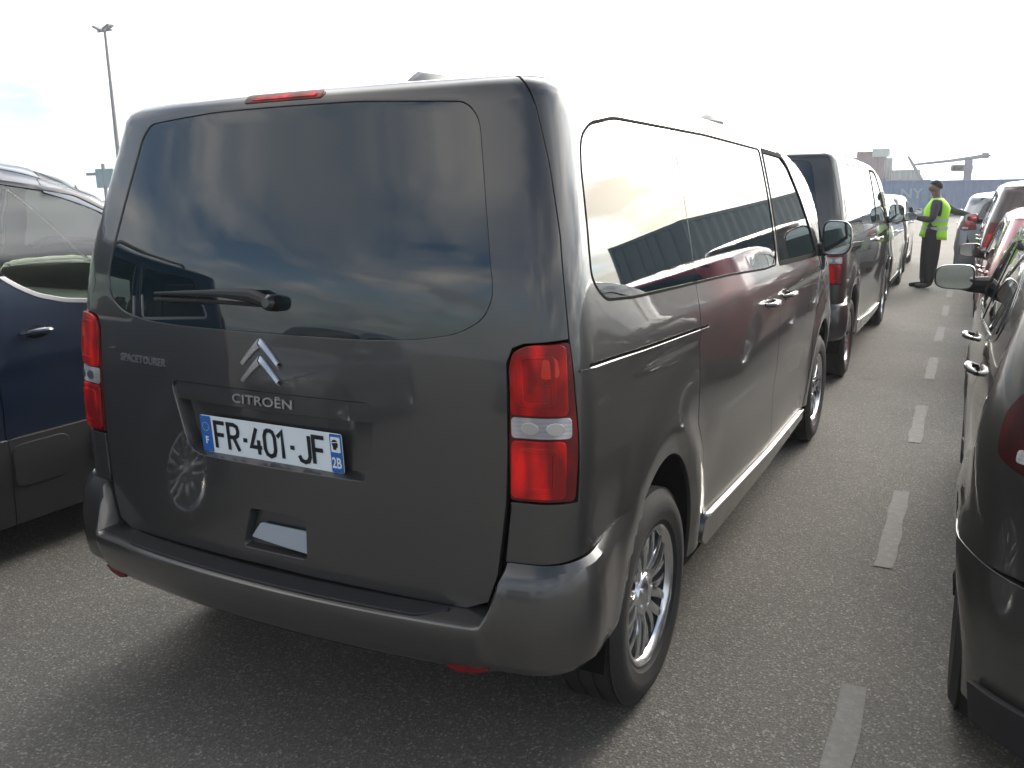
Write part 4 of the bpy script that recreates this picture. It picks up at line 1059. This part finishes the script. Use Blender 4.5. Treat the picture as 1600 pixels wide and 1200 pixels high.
    g1 = panel_geo(S, strip(a1+.008, sN, lambda s: S.vt(s)+.028, 20), grid=.11, depth=.01); put('bonnet', join(g1, mirrored(g1)), P, root)
    ap = [(s, S.vt(s)-.01 if s > d2 else S.vt(s)-.008) for s in [a0-.01+(a1+.05-a0)*i/10 for i in range(11)]]
    pp = ap+[(s, S.vt(s)+.052) for s in [a1+.04-(a1+.06-a0)*i/10 for i in range(11)]]
    pair('windscreen_pillar', panel_geo(S, pp, off=.001, grid=grid, depth=.015), P, root)
    # lamps, bumper, sill cladding
    for i in (0, 1):
        mf = mirrored if i else (lambda a: a)
        b = put('tail_lamp', mf(panel_geo(S, lamp, off=.006, grid=.05, depth=.02, edge=.004)), M[lens_m], root)
        c = (sum(s for s, v in lamp)/len(lamp), sum(v for s, v in lamp)/len(lamp)); k = .55; ish = -.07 if q is HATCH else 0
        put('inner_lens', mf(panel_geo(S, [(c[0]+ish+(s-c[0])*k, c[1]+.03+(v-c[1])*k*.6) for s, v in lamp], off=.010, grid=.06, depth=.006)), M['red_lens'], b)
        put('reversing_lens', mf(panel_geo(S, rounded([(c[0]-.07, c[1]-.07), (c[0]+.05, c[1]-.07), (c[0]+.05, c[1]-.04), (c[0]-.07, c[1]-.04)], .01, 3), off=.010, grid=.06, depth=.006)), M['clear_lens'], b)
    rb = [(0, .20), (1.35, .20), (1.35, bt+.03), (1.05, bt+.005), (xt, bt-.012), (.6*hk, bt-.012), (0, bt-.012)]
    g1 = panel_geo(S, rb, [cuts[0]], off=.002, grid=grid, depth=.05, edge=.001); RBm = put('rear_bumper', join(g1, mirrored(g1)), P, root)
    if not cd:
        lo = [(0, .185), (.9, .185), (.9, .30), (0, .36)]; g1 = panel_geo(S, lo, off=.030, grid=.12, depth=.02); put('bumper_insert', join(g1, mirrored(g1)), M['plastic'], RBm)
    if cd:
        z1 = clad
        cl = [(ar[0]+so-aa-.10, .2), (ar[1]+so+aa+.08, .2), (ar[1]+so+aa+.08, .45), (ar[1]+so, az+ab+.06), (ar[1]+so-aa-.06, z1), (d1+.6, z1), (d1, z1), (ar[0]+so+aa+.06, z1), (ar[0]+so, az+ab+.06), (ar[0]+so-aa-.10, .5)]
        for (x0, x1) in ((-9, d0-.16*fy-g), (d0-.16*fy+g, d1-g), (d1+g, d2-.015), (d2-.005, 99)):
            poly = clipx(clipx(cl, x0, False), x1, True)
            for o in pair('lower_cladding', panel_geo(S, poly, cuts, off=.014, grid=grid, depth=.02, edge=.006), M['plastic'], root): pass
        for c0, w_ in ((2.38, .135), (2.85, .22)):
            bp_ = rounded(sd([(c0-w_, .37/fz), (c0+w_, .37/fz), (c0+w_, .555/fz), (c0-w_, .555/fz)]), .05, 5)
            if c0 < 2.5 or interior: pair('door_bump_pad', panel_geo(S, bp_, off=.021, grid=grid, depth=.02, edge=.010), M['plastic'], root)
        if interior: pair('white_accent', panel_geo(S, rounded(sd([(2.70, .435/fz), (2.735, .435/fz), (2.735, .56/fz), (2.715, .56/fz)]), .006, 3), off=.031, grid=.1, depth=.01), M['white'], root)
    else:
        si = [(ar[0]+so+aa+.02, .19), (ar[1]+so-aa-.02, .19), (ar[1]+so-aa-.02, .27), (ar[0]+so+aa+.02, .27)]
        pair('sill', panel_geo(S, si, off=.012, grid=.12, depth=.02), M['plastic'], root)
    if interior:
        body_cut = wins+[gl]
    else: body_cut = []
    sN_ = sN
    ln = [(0, .25), (sN, .25)]+[(s, top(s)) for s in [sN, sN-.3, sN-.6, a1+.1, a1-.15, (a0+a1)/2, a0, a0-.4]+[(a0-.4)*(1-i/8) for i in range(1, 9)]]
    wsc = strip(a0+.03, a1-.02, lambda s: S.vt(s)+.06, 12)
    g1 = panel_geo(S, ln, [ell(a+so, az, aa+.01, ab+.01, 20) for a in ar]+([w for w in wins]+[[p for p in gl]]+[wsc] if interior else []), off=-.025, grid=.13, depth=0)
    put('inner_shell', join(g1, mirrored(g1)), M['trim'] if interior else M['liner'], root)
    ub = MB(); ub.box(-S.hw*.86, S.hw*.86, ar[0]+aa+.03, ar[1]-aa-.03, .19, .25); ub.box(-S.hw*.62, S.hw*.62, .25, L-.35, .24, .30); ub.build('underbody', M['liner'], root)
    wheel_well(S, root, ar, aa, ab, az, .30)
    w_ = q['wr']
    for sg in (1, -1):
        for a, sp in ((ar[0], .3), (ar[1], 1.2)): add_wheel(root, sg*(S.hw-.115), a, w_, q['rim'], .20, style, sp)
    hm = handle_m or P
    for i, sg in enumerate((1, -1)):
        for dr, (hy, hv) in zip((RD, FD), q['handles']): handle_part(dr[i], S, hy*fy+.01, hv*fz, sg, hm, .15, .028)
        my, mz = q['mir']
        mx = S.pos(S.s_at_y(my*fy), mz*fz)[0]+.145
        mirror_part(FD[i], M['mirror'], sg*mx, my*fy+mirdy, mz*fz+.05+mirdz, .185, .125, .12, mirror_shell or P, sg, arm=.06)
    if rails:
        for sg in (1, -1):
            for (ya, yb) in ((.55, 1.50), (1.62, 2.43)):
                mb = MB(); z0 = H; x = lambda y: S.pos(S.s_at_y(y), S.vt(S.s_at_y(y))+.13)
                pts = [Vector(x(y))+Vector((-.01, 0, dz)) for y, dz in ((ya, .0), (ya+.06, .028), ((ya+yb)/2, .034), (yb-.06, .028), (yb, .0))]
                mb.tube([(sg*p.x, p.y, p.z) for p in pts], .015, 8); mb.build('roof_rail', M['galv0'], root)
    if interior:
        def seat(x, y, nm='front_seat'):
            mb = MB(); mb.box(x-.25, x+.25, y, y+.50, .45, .60); o = mb.build(nm, M['seat'], root, bevel=.05, seg=3)
            T_ = Matrix.Translation((x, y+.02, .60)) @ Matrix.Rotation(R(12), 4, 'X'); b = MB(); b.box(-.24, .24, -.07, .07, -.05, .56, T_); b.build('backrest', M['seat'], o, bevel=.05, seg=3)
            b = MB(); b.box(-.13, .13, -.05, .05, .62, .80, T_); b.build('headrest', M['seat'], o, bevel=.03, seg=3)
        for x in (-.38, .38): seat(x, 2.02)
        for x in (-.5, 0, .5): seat(x*.95, 1.15, 'rear_seat')
        d = MB(); d.box(-.80, .80, 2.95, 3.35, .85, 1.10); d.build('dashboard', M['dark_trim'], root, bevel=.05, seg=3)
        st = MB(); K = 28; st.tube([(-.38+.185*math.cos(2*math.pi*i/K), 2.72+.05*math.sin(2*math.pi*i/K), 1.02+.18*math.sin(2*math.pi*i/K)) for i in range(K+1)], .016, 8); st.build('steering_wheel', M['dark_trim'], root)
        fl = MB(); fl.box(-.78, .78, .3, 3.3, .30, .36); fl.build('cabin_floor', M['dark_trim'], root)
        for sg in (1, -1):
            b = MB(); b.tube([(sg*.80, 2.24, .55), (sg*.80, 2.235, 1.2), (sg*.70, 2.25, 1.70)], [.03, .035, .03], 8); b.build('door_post_trim', M['trim'], root)
    return root
RG = 'cars waiting in the right lane'; LG = 'cars waiting ahead in the left lane'
build_car('van_like_car', MPV, (-2.83, -1.72, 0), 0, 'dark blue tall car with black lower cladding, cut by the left edge of the picture', 'car', M['blue'], glass=M['tinted'], grid=.055, clad=.585, rails=True, interior=True, style='split')
build_car('compact_car', HATCH, (2.622, .50, 0), 0, 'dark grey green car nearest on the right, cut by the right edge', 'car', M['olive'], RG, L=4.15, H=1.56, grid=.055, lens_m='smoked_lens', style='split', mirror_shell=M['olive'], mirdy=.10)
build_car('compact_car', HATCH, (2.68, 5.15, 0), 0, 'deep red car directly ahead of the dark grey green one on the right', 'car', M['red'], RG, L=4.05, H=1.47, mirdz=-.08)
build_car('people_carrier', MPV, (2.72, 9.65, 0), 0, 'dark brown tall car ahead of the red one in the right lane', 'car', M['brown'], RG, L=4.3, H=1.69, hw=.92)
build_car('compact_car', HATCH, (2.32, 14.9, 0), R(-2), 'small steel grey car the worker in the vest leans on', 'car', M['steel'], RG, L=4.0, H=1.52)
def copy_tree(o, parent=None, skip=()):
    c = o.copy(); C.objects.link(c); c.parent = parent
    for ch in list(o.children):
        if not any(ch.name.startswith(k) for k in skip): copy_tree(ch, c, skip)
    return c
v2 = copy_tree(van1, None, ('number_plate', 'maker_lettering', 'model_lettering')); v2.location = (-.06, 5.45, 0); v2['label'] = 'second grey passenger van, right ahead of the large one in the left lane'
build_car('compact_car', HATCH, (-.13, 11.0, 0), 0, 'pale silver car ahead of the second grey van', 'car', M['silver'], LG, L=4.2, H=1.56)
build_car('compact_car', HATCH, (-.20, 15.9, 0), R(1), 'dark car farthest ahead in the left lane, beyond the silver one', 'car', M['brown'], LG, L=4.1, H=1.50)
# behind and beside the photographer: seen only as reflections in glass and paint
BG = 'cars behind the photographer, seen as reflections'
build_car('compact_car', HATCH, (.1, -11.5, 0), 0, 'dark brown car behind, reflected low in the van rear window', 'car', M['brown'], BG, grid=.14)
build_car('compact_car', HATCH, (-2.9, -6.9, 0), 0, 'steel grey car behind the dark blue one, seen as a reflection', 'car', M['steel'], BG, grid=.14)
build_car('compact_car', HATCH, (3.0, -9.6, 0), 0, 'silver car behind on the right, seen as a reflection', 'car', M['silver'], BG, grid=.14)
build_car('compact_car', HATCH, (-5.6, -.6, 0), 0, 'silver car beyond the dark blue one, seen through its windows', 'car', M['silver'], 'cars in the lane left of the blue one', grid=.14)
build_car('compact_car', HATCH, (-5.6, 4.3, 0), 0, 'red car one lane beyond the dark blue one', 'car', M['red'], 'cars in the lane left of the blue one', grid=.14)

# ------------------------------------------------------------------ containers, port machinery, masts
def steel(name, col, rough=.55): return mat(name, col, rough, .1, var=.22, vscale=1.6, bump=.1, bscale=30)
M['box_blue'] = steel('haze-faded blue container steel', (.20, .29, .42)); M['box_rust'] = steel('dark rust red container steel', (.13, .055, .05)); M['box_dark'] = steel('dark grey container steel', (.09, .085, .10))  # both blue boxes lightened so their colour carries distance haze
M['box_pale'] = steel('pale green grey container steel', (.46, .55, .53)); M['box_slate'] = steel('slate grey container steel', (.28, .31, .32)); M['box_blue2'] = steel('haze-faded violet blue container steel', (.21, .27, .41)); M['box_rust2'] = steel('purplish container steel', (.16, .11, .13)); M['galv'] = mat('galvanised steel', (.30, .31, .32), .5, .5, var=.1)  # violet blue lightened so its colour carries distance haze
M['gate_blue'] = steel('pale blue grey sheet steel', (.30, .40, .45))
def container(loc, rz, L, Hh, m, label, group=None, writing=None, W_=2.44, pitch=.28):
    """origin at the middle of the long front side's foot; length along X, front faces -Y"""
    root = tag(empty('shipping_container', loc, rz), label, 'container', group)
    fr = MB(); e = .10
    for z0, z1 in ((0, .15), (Hh-.11, Hh)):
        fr.box(-L/2, L/2, 0, e, z0, z1); fr.box(-L/2, L/2, W_-e, W_, z0, z1)
        fr.box(-L/2, -L/2+e, e+.002, W_-e-.002, z0, z1); fr.box(L/2-e, L/2, e+.002, W_-e-.002, z0, z1)
    for x in (-L/2, L/2-e):
        for y in (0, W_-e): fr.box(x-.002, x+e+.002, y-.002, y+e+.002, .152, Hh-.112)
    for x in (-L/2, L/2-.18):
        for y in (-.006, W_-.156):
            for z in (-.004, Hh-.114): fr.box(x-.006, x+.186, y, y+.162, z, z+.122)
    fr.build('frame', m, root, bevel=.008, seg=1)
    def corr(n, ax0, ax1, y0, sgn, vertical):
        mb = MB(); xs = []; x = ax0; k = 0
        p = pitch; 
        while x < ax1-1e-4:
            for dx, d in ((0, 0), (.26*p, 0), (.5*p, .036), (.76*p, .036)):
                if x+dx < ax1: xs.append((x+dx, d))
            x += p
        xs.append((ax1, 0))
        for (a, d) in xs:
            yy = y0+sgn*d
            if vertical: mb.v += [(a, yy, .15), (a, yy, Hh-.11)]
            else: mb.v += [(yy, a, .15), (yy, a, Hh-.11)]
        for i in range(len(xs)-1): mb.f.append((2*i, 2*i+2, 2*i+3, 2*i+1)); mb.m.append(0)
        return mb
    corr(0, -L/2+e, L/2-e, .012, 1, True).build('side_panel', m, root, angle=20)
    corr(0, -L/2+e, L/2-e, W_-.012, -1, True).build('side_panel', m, root, angle=20)
    corr(0, e, W_-e, -L/2+.012, 1, False).build('end_panel', m, root, angle=20)
    rf = MB(); rf.box(-L/2+e, L/2-e, e, W_-e, Hh-.05, Hh-.03); rf.build('roof', m, root)
    for i in (0, 1):
        d = MB(); y0 = e+.004+i*(W_-2*e)/2; y1 = y0+(W_-2*e)/2-.012
        d.box(L/2-.07, L/2-.025, y0, y1, .155, Hh-.115); dd = d.build('door', m, root, bevel=.01, seg=1)
        for k in (.28, .72):
            b = MB(); yy = y0+(y1-y0)*k; b.tube([(L/2+.012, yy, .17), (L/2+.012, yy, Hh-.13)], .017, 8)
            b.box(L/2-.02, L/2+.03, yy-.02, yy+.22, 1.15, 1.19); b.build('lock_rod', M['galv'], dd)
    if writing:
        txt, size, x, z = writing
        vs, fs = text_mesh(txt, size, .012, 1.1)
        meshobj('container_lettering', [(x+a, -.010, z+b) for a, b, c in vs], fs, mat('faded lettering', (.36, .43, .52), .6), root, smooth=False)
    return root
container((-3.68, 55, 0), R(-.6), 6.06, 2.05, M['box_blue'], 'haze-pale blue container with pale lettering left of the worker', 'blue containers closing off the lane', ('NY', .80, 2.1, 1.25))
container((2.42, 54.95, 0), R(-.6), 6.06, 2.0, M['box_blue2'], 'haze-pale blue container to the right of the worker, behind the small car', 'blue containers closing off the lane')
SG = 'containers stacked in the far background'
container((-11.6, 118, 0), 0, 6.06, 2.72, M['box_dark'], 'dark container at the foot of the far stack', SG)
container((-11.6, 118.0, 2.73), 0, 6.06, 2.72, M['box_rust2'], 'dark purplish container on top of the far stack, under the pale unit', SG)
container((-6.2, 118, 0), 0, 3.3, 3.8, M['box_slate'], 'low slate container right of the far stack, beneath the crane boom', SG)
container((-18.0, 118, 0), 0, 6.06, 2.85, M['box_dark'], 'dark container left of the far stack, just above the second grey van', SG)
container((-18.0, 118, 2.86), 0, 6.06, 2.80, M['box_dark'], 'upper dark container left of the far stack, just above the second grey van', SG)
container((-9.1, 117.9, 5.46), 0, 1.9, .98, M['box_pale'], 'small pale green grey unit on top of the dark far stack', SG)
container((-8.25, 120.6, 0), 0, .66, 5.4, M['box_pale'], 'narrow pale upright unit at the right end of the dark far stack', SG, W_=1.2)
container((-11.0, 117.9, 5.46), 0, 1.75, .68, M['box_rust'], 'flat rust red unit lying on the dark stack', SG)
RGp = 'containers off to the right, seen reflected in the van side windows'
container((4.62, 19.4, 0), R(-70.8), 6.06, 2.90, M['box_slate'], 'slate grey container off to the right, reflected in the van side windows', RGp, pitch=.42)
container((14.5, 12.0, 0), R(88), 6.06, 2.6, M['box_rust'], 'rust red container far right of the lanes, reflected in the van door', RGp)
# mobile loading crane behind the blue containers
def crane():
    y = 72
    def P_(u, v): return None
    root = tag(empty('loading_crane', (1.9, y, 0)), 'thin loading crane with a long flat boom over the blue containers', 'crane')
    def px(u, z): return u
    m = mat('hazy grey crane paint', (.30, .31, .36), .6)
    # boom, strut and mast positions in metres relative to the base
    b = MB(); b.tube([(-4.6, 0, 3.30), (-2., 0, 3.52), (.3, 0, 3.80)], [.10, .13, .18], 6); b.build('boom', m, root)
    s = MB(); s.tube([(-4.9, 0, 3.95), (-4.45, 0, 3.2), (-3.6, 0, 1.8)], [.10, .13, .16], 6); s.build('strut', m, root)
    k = MB(); k.box(-1.05, -.5, -.3, .3, 0, 3.55); k.build('mast', m, root, bevel=.04)
    c = MB(); c.box(-1.95, -.45, -.62, -.32, 2.72, 3.22); cb = c.build('cabin', m, root, bevel=.08); w = MB(); w.box(-1.8, -1.1, -.645, -.625, 2.82, 3.12); w.build('cabin_window', M['glass_front'], cb)
    h = MB(); h.box(-.1, .62, -.4, .4, 3.62, 4.02); h.build('counterweight', m, root, bevel=.12)
    for zz in (1.5, 3.0):
        pass
    return root
crane()
def lamp_mast(loc, h, label, group):
    root = tag(empty('lamp_mast', loc), label, 'lamp post', group)
    m = mat('mast grey', (.22, .22, .24), .5, .3) if 'mast grey' not in bpy.data.materials else bpy.data.materials['mast grey']
    p = MB(); p.tube([(0, 0, 0), (0, 0, h*.5), (0, 0, h)], [.16, .11, .07], 10); p.build('pole', m, root)
    c = MB(); c.box(-.55, .55, -.04, .04, h-.03, h+.03); c.build('crossarm', m, root)
    for x, r_ in ((-.36, 25), (.38, -20)):
        T_ = Matrix.Translation((x, -.1, h+.14)) @ Matrix.Rotation(R(r_), 4, 'Y'); f = MB(); f.box(-.27, .27, -.20, .20, -.05, .05, T_); f.box(-.04, .04, -.04, .04, -.14, -.04, T_); fl = f.build('floodlight', m, root, bevel=.03)
        g_ = MB(); g_.box(-.22, .22, -.16, .16, -.062, -.052, T_); g_.build('lamp_glass', M['clear_lens'], fl)
    return root
lamp_mast((-38.1, 30, 0), 10.0, 'tall thin lamp mast with two floodlights standing behind the large van on the left', 'lamp masts')
# panel on a post, half hidden behind the van's left edge
root = tag(empty('gantry_sign', (-26.4, 20, 0)), 'pale blue grey panel on a post between the blue car roof and the van', 'sign')
b = MB(); b.tube([(0, 0, 0), (0, 0, 2.9)], .07, 8); b.build('post', M['galv'], root)
b = MB(); b.box(-.42, .55, -.06, .06, 2.05, 2.72); b.build('panel', M['gate_blue'], root, bevel=.02); b = MB(); b.box(-.95, -.43, -.04, .04, 2.50, 2.60); b.build('side_arm', M['galv'], root, bevel=.01)
# low green and grey bank far on the left, seen through the blue car's windows
tm = mat('distant scrub', (.055, .07, .04), .9, var=.4, vscale=.5)
def bank():
    mb = MB(); w = random.Random(3); n = 60; rows = []
    for i in range(n+1):
        x = -160+130*i/n; h = 2.2+1.3*noise.noise(Vector((x*.09, 0, 0)))+.7*noise.noise(Vector((x*.5, 3, 0)))
        rows.append([(x, 118, 0), (x, 121, h*.7), (x, 125, h), (x, 134, h*.6), (x, 140, 0)])
    for r_ in rows: mb.v += r_
    for i in range(n):
        for j in range(4): p = i*5+j; mb.f.append((p, p+5, p+6, p+1)); mb.m.append(0)
    tag(mb.build('scrub_bank', tm, angle=180), kind='structure')
bank()
wt = mat('harbour water', (.02, .05, .06), .18, bump=.05, bscale=.4)  # water added to reflect pale sky behind the blue car's window
b = MB(); b.v = [(-799, -799, .006), (-47, -799, .006), (-47, 799, .006), (-799, 799, .006)]; b.f = [(0, 1, 2, 3)]; b.m = [0]; tag(b.build('harbour_water', wt), kind='structure')  # added water sheet, reflects pale sky behind the blue car's window
b = MB(); b.box(-47, -46.4, -799, 799, -.02, .14); tag(b.build('quay_edge', M['galv']), kind='structure')

# haze volume added to imitate veiling lens glare
hm_ = bpy.data.materials.new('thin haze'); hm_.use_nodes = True; hn = hm_.node_tree; hn.nodes.clear(); ho_ = N(hn, 'ShaderNodeOutputMaterial'); pv = N(hn, 'ShaderNodeVolumePrincipled')
pv.inputs['Color'].default_value = (.96, .97, 1, 1); pv.inputs['Density'].default_value = .0013; pv.inputs['Anisotropy'].default_value = .3; hn.links.new(pv.outputs[0], ho_.inputs['Volume'])
b = MB(); b.box(-801, 801, -801, 801, -1, 13); tag(b.build('haze', hm_), kind='stuff')  # volume stands in for veiling lens glare

# ------------------------------------------------------------------ the worker in the yellow vest
def person(loc):
    root = tag(empty('person', loc), 'worker in a yellow high visibility vest standing in the lane, facing left', 'person')
    cloth = mat('dark work clothing', (.012, .009, .012), .85, bump=.2, bscale=60); sleeve = mat('dark grey sleeve', (.05, .05, .055), .85)
    skin = mat('skin', (.20, .12, .09), .5); vest = mat('fluorescent yellow vest', (.42, .86, .03), .7, bump=.15, bscale=25); strip = mat('reflective strip', (.55, .60, .58), .35, .2)
    shoe = mat('black shoe', (.012, .012, .012), .5); hair = mat('dark hair', (.012, .010, .010), .7)
    # joints: x to the picture's right, y away, z up
    V = [((.02, 0, .93), (.145, .115)), ((.045, 0, 1.08), (.135, .105)), ((.07, 0, 1.26), (.16, .115)), ((.065, 0, 1.39), (.085, .085)), ((.045, 0, 1.45), (.055, .055)),
         ((.02, 0, 1.515), (.082, .072)), ((.008, 0, 1.585), (.118, .092)), ((.016, 0, 1.665), (.104, .084)),
         # near (left) arm: upper arm down, forearm forward with the phone
         ((.055, -.19, 1.355), (.078, .078)), ((.01, -.245, 1.09), (.062, .062)), ((-.20, -.22, 1.13), (.042, .042)), ((-.245, -.21, 1.15), (.024, .026)),
         # far (right) arm stretched back to the car
         ((.09, .19, 1.355), (.076, .076)), ((.30, .20, 1.22), (.062, .062)), ((.50, .20, 1.17), (.042, .042)), ((.565, .19, 1.16), (.024, .026)),
         # legs
         ((.03, -.09, .86), (.150, .115)), ((.06, -.10, .50), (.110, .095)), ((.04, -.10, .12), (.072, .074)),
         ((.01, .09, .86), (.150, .115)), ((-.03, .10, .50), (.110, .095)), ((-.05, .10, .12), (.072, .074)),
         # feet
         ((.05, -.10, .055), (.048, .042)), ((-.10, -.115, .035), (.042, .030)), ((-.17, -.12, .03), (.03, .022)),
         ((-.05, .10, .055), (.048, .042)), ((-.20, .105, .035), (.042, .030)), ((-.27, .11, .03), (.03, .022)),
         ((-.03, 0, 1.50), (.045, .042)), ((-.092, 0, 1.575), (.014, .013))]
    E = [(0, 1), (1, 2), (2, 3), (3, 4), (4, 5), (5, 6), (6, 7), (2, 8), (8, 9), (9, 10), (10, 11), (2, 12), (12, 13), (13, 14), (14, 15), (0, 16), (16, 17), (17, 18), (0, 19), (19, 20), (20, 21),
         (18, 22), (22, 23), (23, 24), (21, 25), (25, 26), (26, 27), (5, 28), (6, 29)]
    def fingers(b, d, up):
        wrist = Vector(V[b][0]); d = Vector(d).normalized(); up = Vector(up).normalized(); side = d.cross(up)
        for k, (off, ln) in enumerate(((-.027, .060), (-.009, .070), (.009, .066), (.026, .052))):
            i = len(V); p = wrist+d*.03+side*off
            V.append((tuple(p), (.010, .011))); V.append((tuple(p+d*ln*.55-up*.010), (.0085, .009))); V.append((tuple(p+d*ln*.75-up*.032), (.007, .007)))
            E.extend([(b, i), (i, i+1), (i+1, i+2)])
        i = len(V); p = wrist-side*.026; V.append((tuple(p+d*.01), (.011, .011))); V.append((tuple(p+d*.035-side*.014-up*.012), (.009, .009))); E.extend([(b, i), (i, i+1)])
    fingers(11, (-1, .1, .15), (0, -.2, 1)); fingers(15, (1, 0, -.1), (0, 0, 1))
    me = bpy.data.meshes.new('body'); me.from_pydata([v[0] for v in V], E, []); o = link('body', me)
    sk = o.modifiers.new('s', 'SKIN'); sk.use_smooth_shade = True
    for i, v in enumerate(V): me.skin_vertices[0].data[i].radius = v[1]
    for d in me.skin_vertices[0].data: d.use_root = False
    me.skin_vertices[0].data[0].use_root = True
    sb = o.modifiers.new('b', 'SUBSURF'); sb.levels = 2; sb.render_levels = 2
    dg = bpy.context.evaluated_depsgraph_get(); dg.update(); m2 = bpy.data.meshes.new_from_object(o.evaluated_get(dg)); bpy.data.objects.remove(o)
    for x in (skin, sleeve, cloth, shoe): m2.materials.append(x)
    for p in m2.polygons:
        c = p.center; k = 1
        if c.z > 1.43: k = 0
        elif c.z < .085: k = 3
        elif c.z < .95 and abs(c.x) < .25: k = 2
        elif c.x < -.235 or c.x > .545: k = 0
        p.material_index = k; p.use_smooth = True
    body = link('body', m2, root)
    # vest: open tube round the torso with thickness, arm holes at the sides
    mb = MB(); rows = [(.80, .03, .205, .175), (.86, .032, .200, .172), (1.0, .045, .180, .158), (1.15, .06, .186, .162), (1.27, .072, .188, .170), (1.34, .070, .150, .168), (1.40, .062, .105, .135), (1.43, .056, .080, .090)]
    K = 36; b0 = 0
    for z, cx, a, b in rows:
        for i in range(K):
            t = 2*math.pi*i/K; fold = 1+.030*math.sin(5*t+z*9)+.018*math.sin(11*t-z*5); hem = -.035*math.cos(t)*(1 if z < .9 else 0)
            mb.v.append((cx+a*fold*math.cos(t), b*fold*math.sin(t), z+hem+(.0 if z < 1.3 else 0)))
    for j in range(len(rows)-1):
        for i in range(K):
            t = 2*math.pi*(i+.5)/K; zz = (rows[j][0]+rows[j+1][0])/2
            if 1.28 < zz < 1.36 and abs(abs(math.sin(t))-1) < .06: continue
            mb.f.append((j*K+i, j*K+(i+1) % K, (j+1)*K+(i+1) % K, (j+1)*K+i)); mb.m.append(0)
    vo = mb.build('vest', vest, body, angle=180); so_ = vo.modifiers.new('t', 'SOLIDIFY'); so_.thickness = .008
    for z0 in (.93, 1.06):
        st = MB()
        for z in (z0, z0+.05):
            cx, a, b = .043+(z-1)*.05, .192, .170
            for i in range(K): t = 2*math.pi*i/K; fold = 1+.030*math.sin(5*t+z*9)+.018*math.sin(11*t-z*5); st.v.append((cx+a*fold*math.cos(t), b*fold*math.sin(t), z))
        for i in range(K): st.f.append((i, (i+1) % K, K+(i+1) % K, K+i)); st.m.append(0)
        st.build('reflective_band', strip, vo, angle=180)
    # hair cap, ear, eye, mouth
    hb = MB(); n = 14
    def hp(u, v):
        t = 2*math.pi*u; c = math.cos(t)
        vm = .52-.16*max(0, -c)**.6+.14*max(0, c); ph = math.pi*vm*v
        return (.018+.100*math.sin(ph)*c, .082*math.sin(ph)*math.sin(t), 1.618+.100*math.cos(ph))
    hb.grid(hp, 28, 12); ho = hb.build('hair', hair, body, angle=180)
    for sg in (-1, 1):
        e = MB(); e.grid(lambda u, v: (.022+.020*math.sin(math.pi*v)*math.cos(2*math.pi*u), sg*(.079+.008*math.cos(math.pi*v)), 1.57+.030*math.sin(math.pi*v)*math.sin(2*math.pi*u)), 12, 6); e.build('ear', skin, body, angle=180)
        e = MB(); e.grid(lambda u, v: (-.080+.010*math.cos(math.pi*v), sg*.030+.012*math.sin(math.pi*v)*math.cos(2*math.pi*u), 1.592+.007*math.sin(math.pi*v)*math.sin(2*math.pi*u)), 10, 6); e.build('eye', shoe, body, angle=180)
    mo = MB(); mo.tube([(-.066, -.022, 1.512), (-.074, 0, 1.513), (-.066, .022, 1.512)], .006, 6); mo.build('mouth', mat('lips', (.18, .06, .05), .5), body)
    tagp = tag(empty('handheld_scanner', (loc[0]-.275, loc[1]-.22, 1.17)), 'black handheld scanner in the raised left hand of the worker', 'scanner')
    b = MB(); T_ = Matrix.Rotation(R(-18), 4, 'Y'); b.box(-.028, .028, -.04, .04, -.03, .13, T_); bo = b.build('case', M['plastic'], tagp, bevel=.01)
    s_ = MB(); s_.box(.0285, .030, -.033, .033, .03, .12, T_); s_.build('screen', M['gloss'], tagp)
    return root
person((1.135, 14.0, 0))
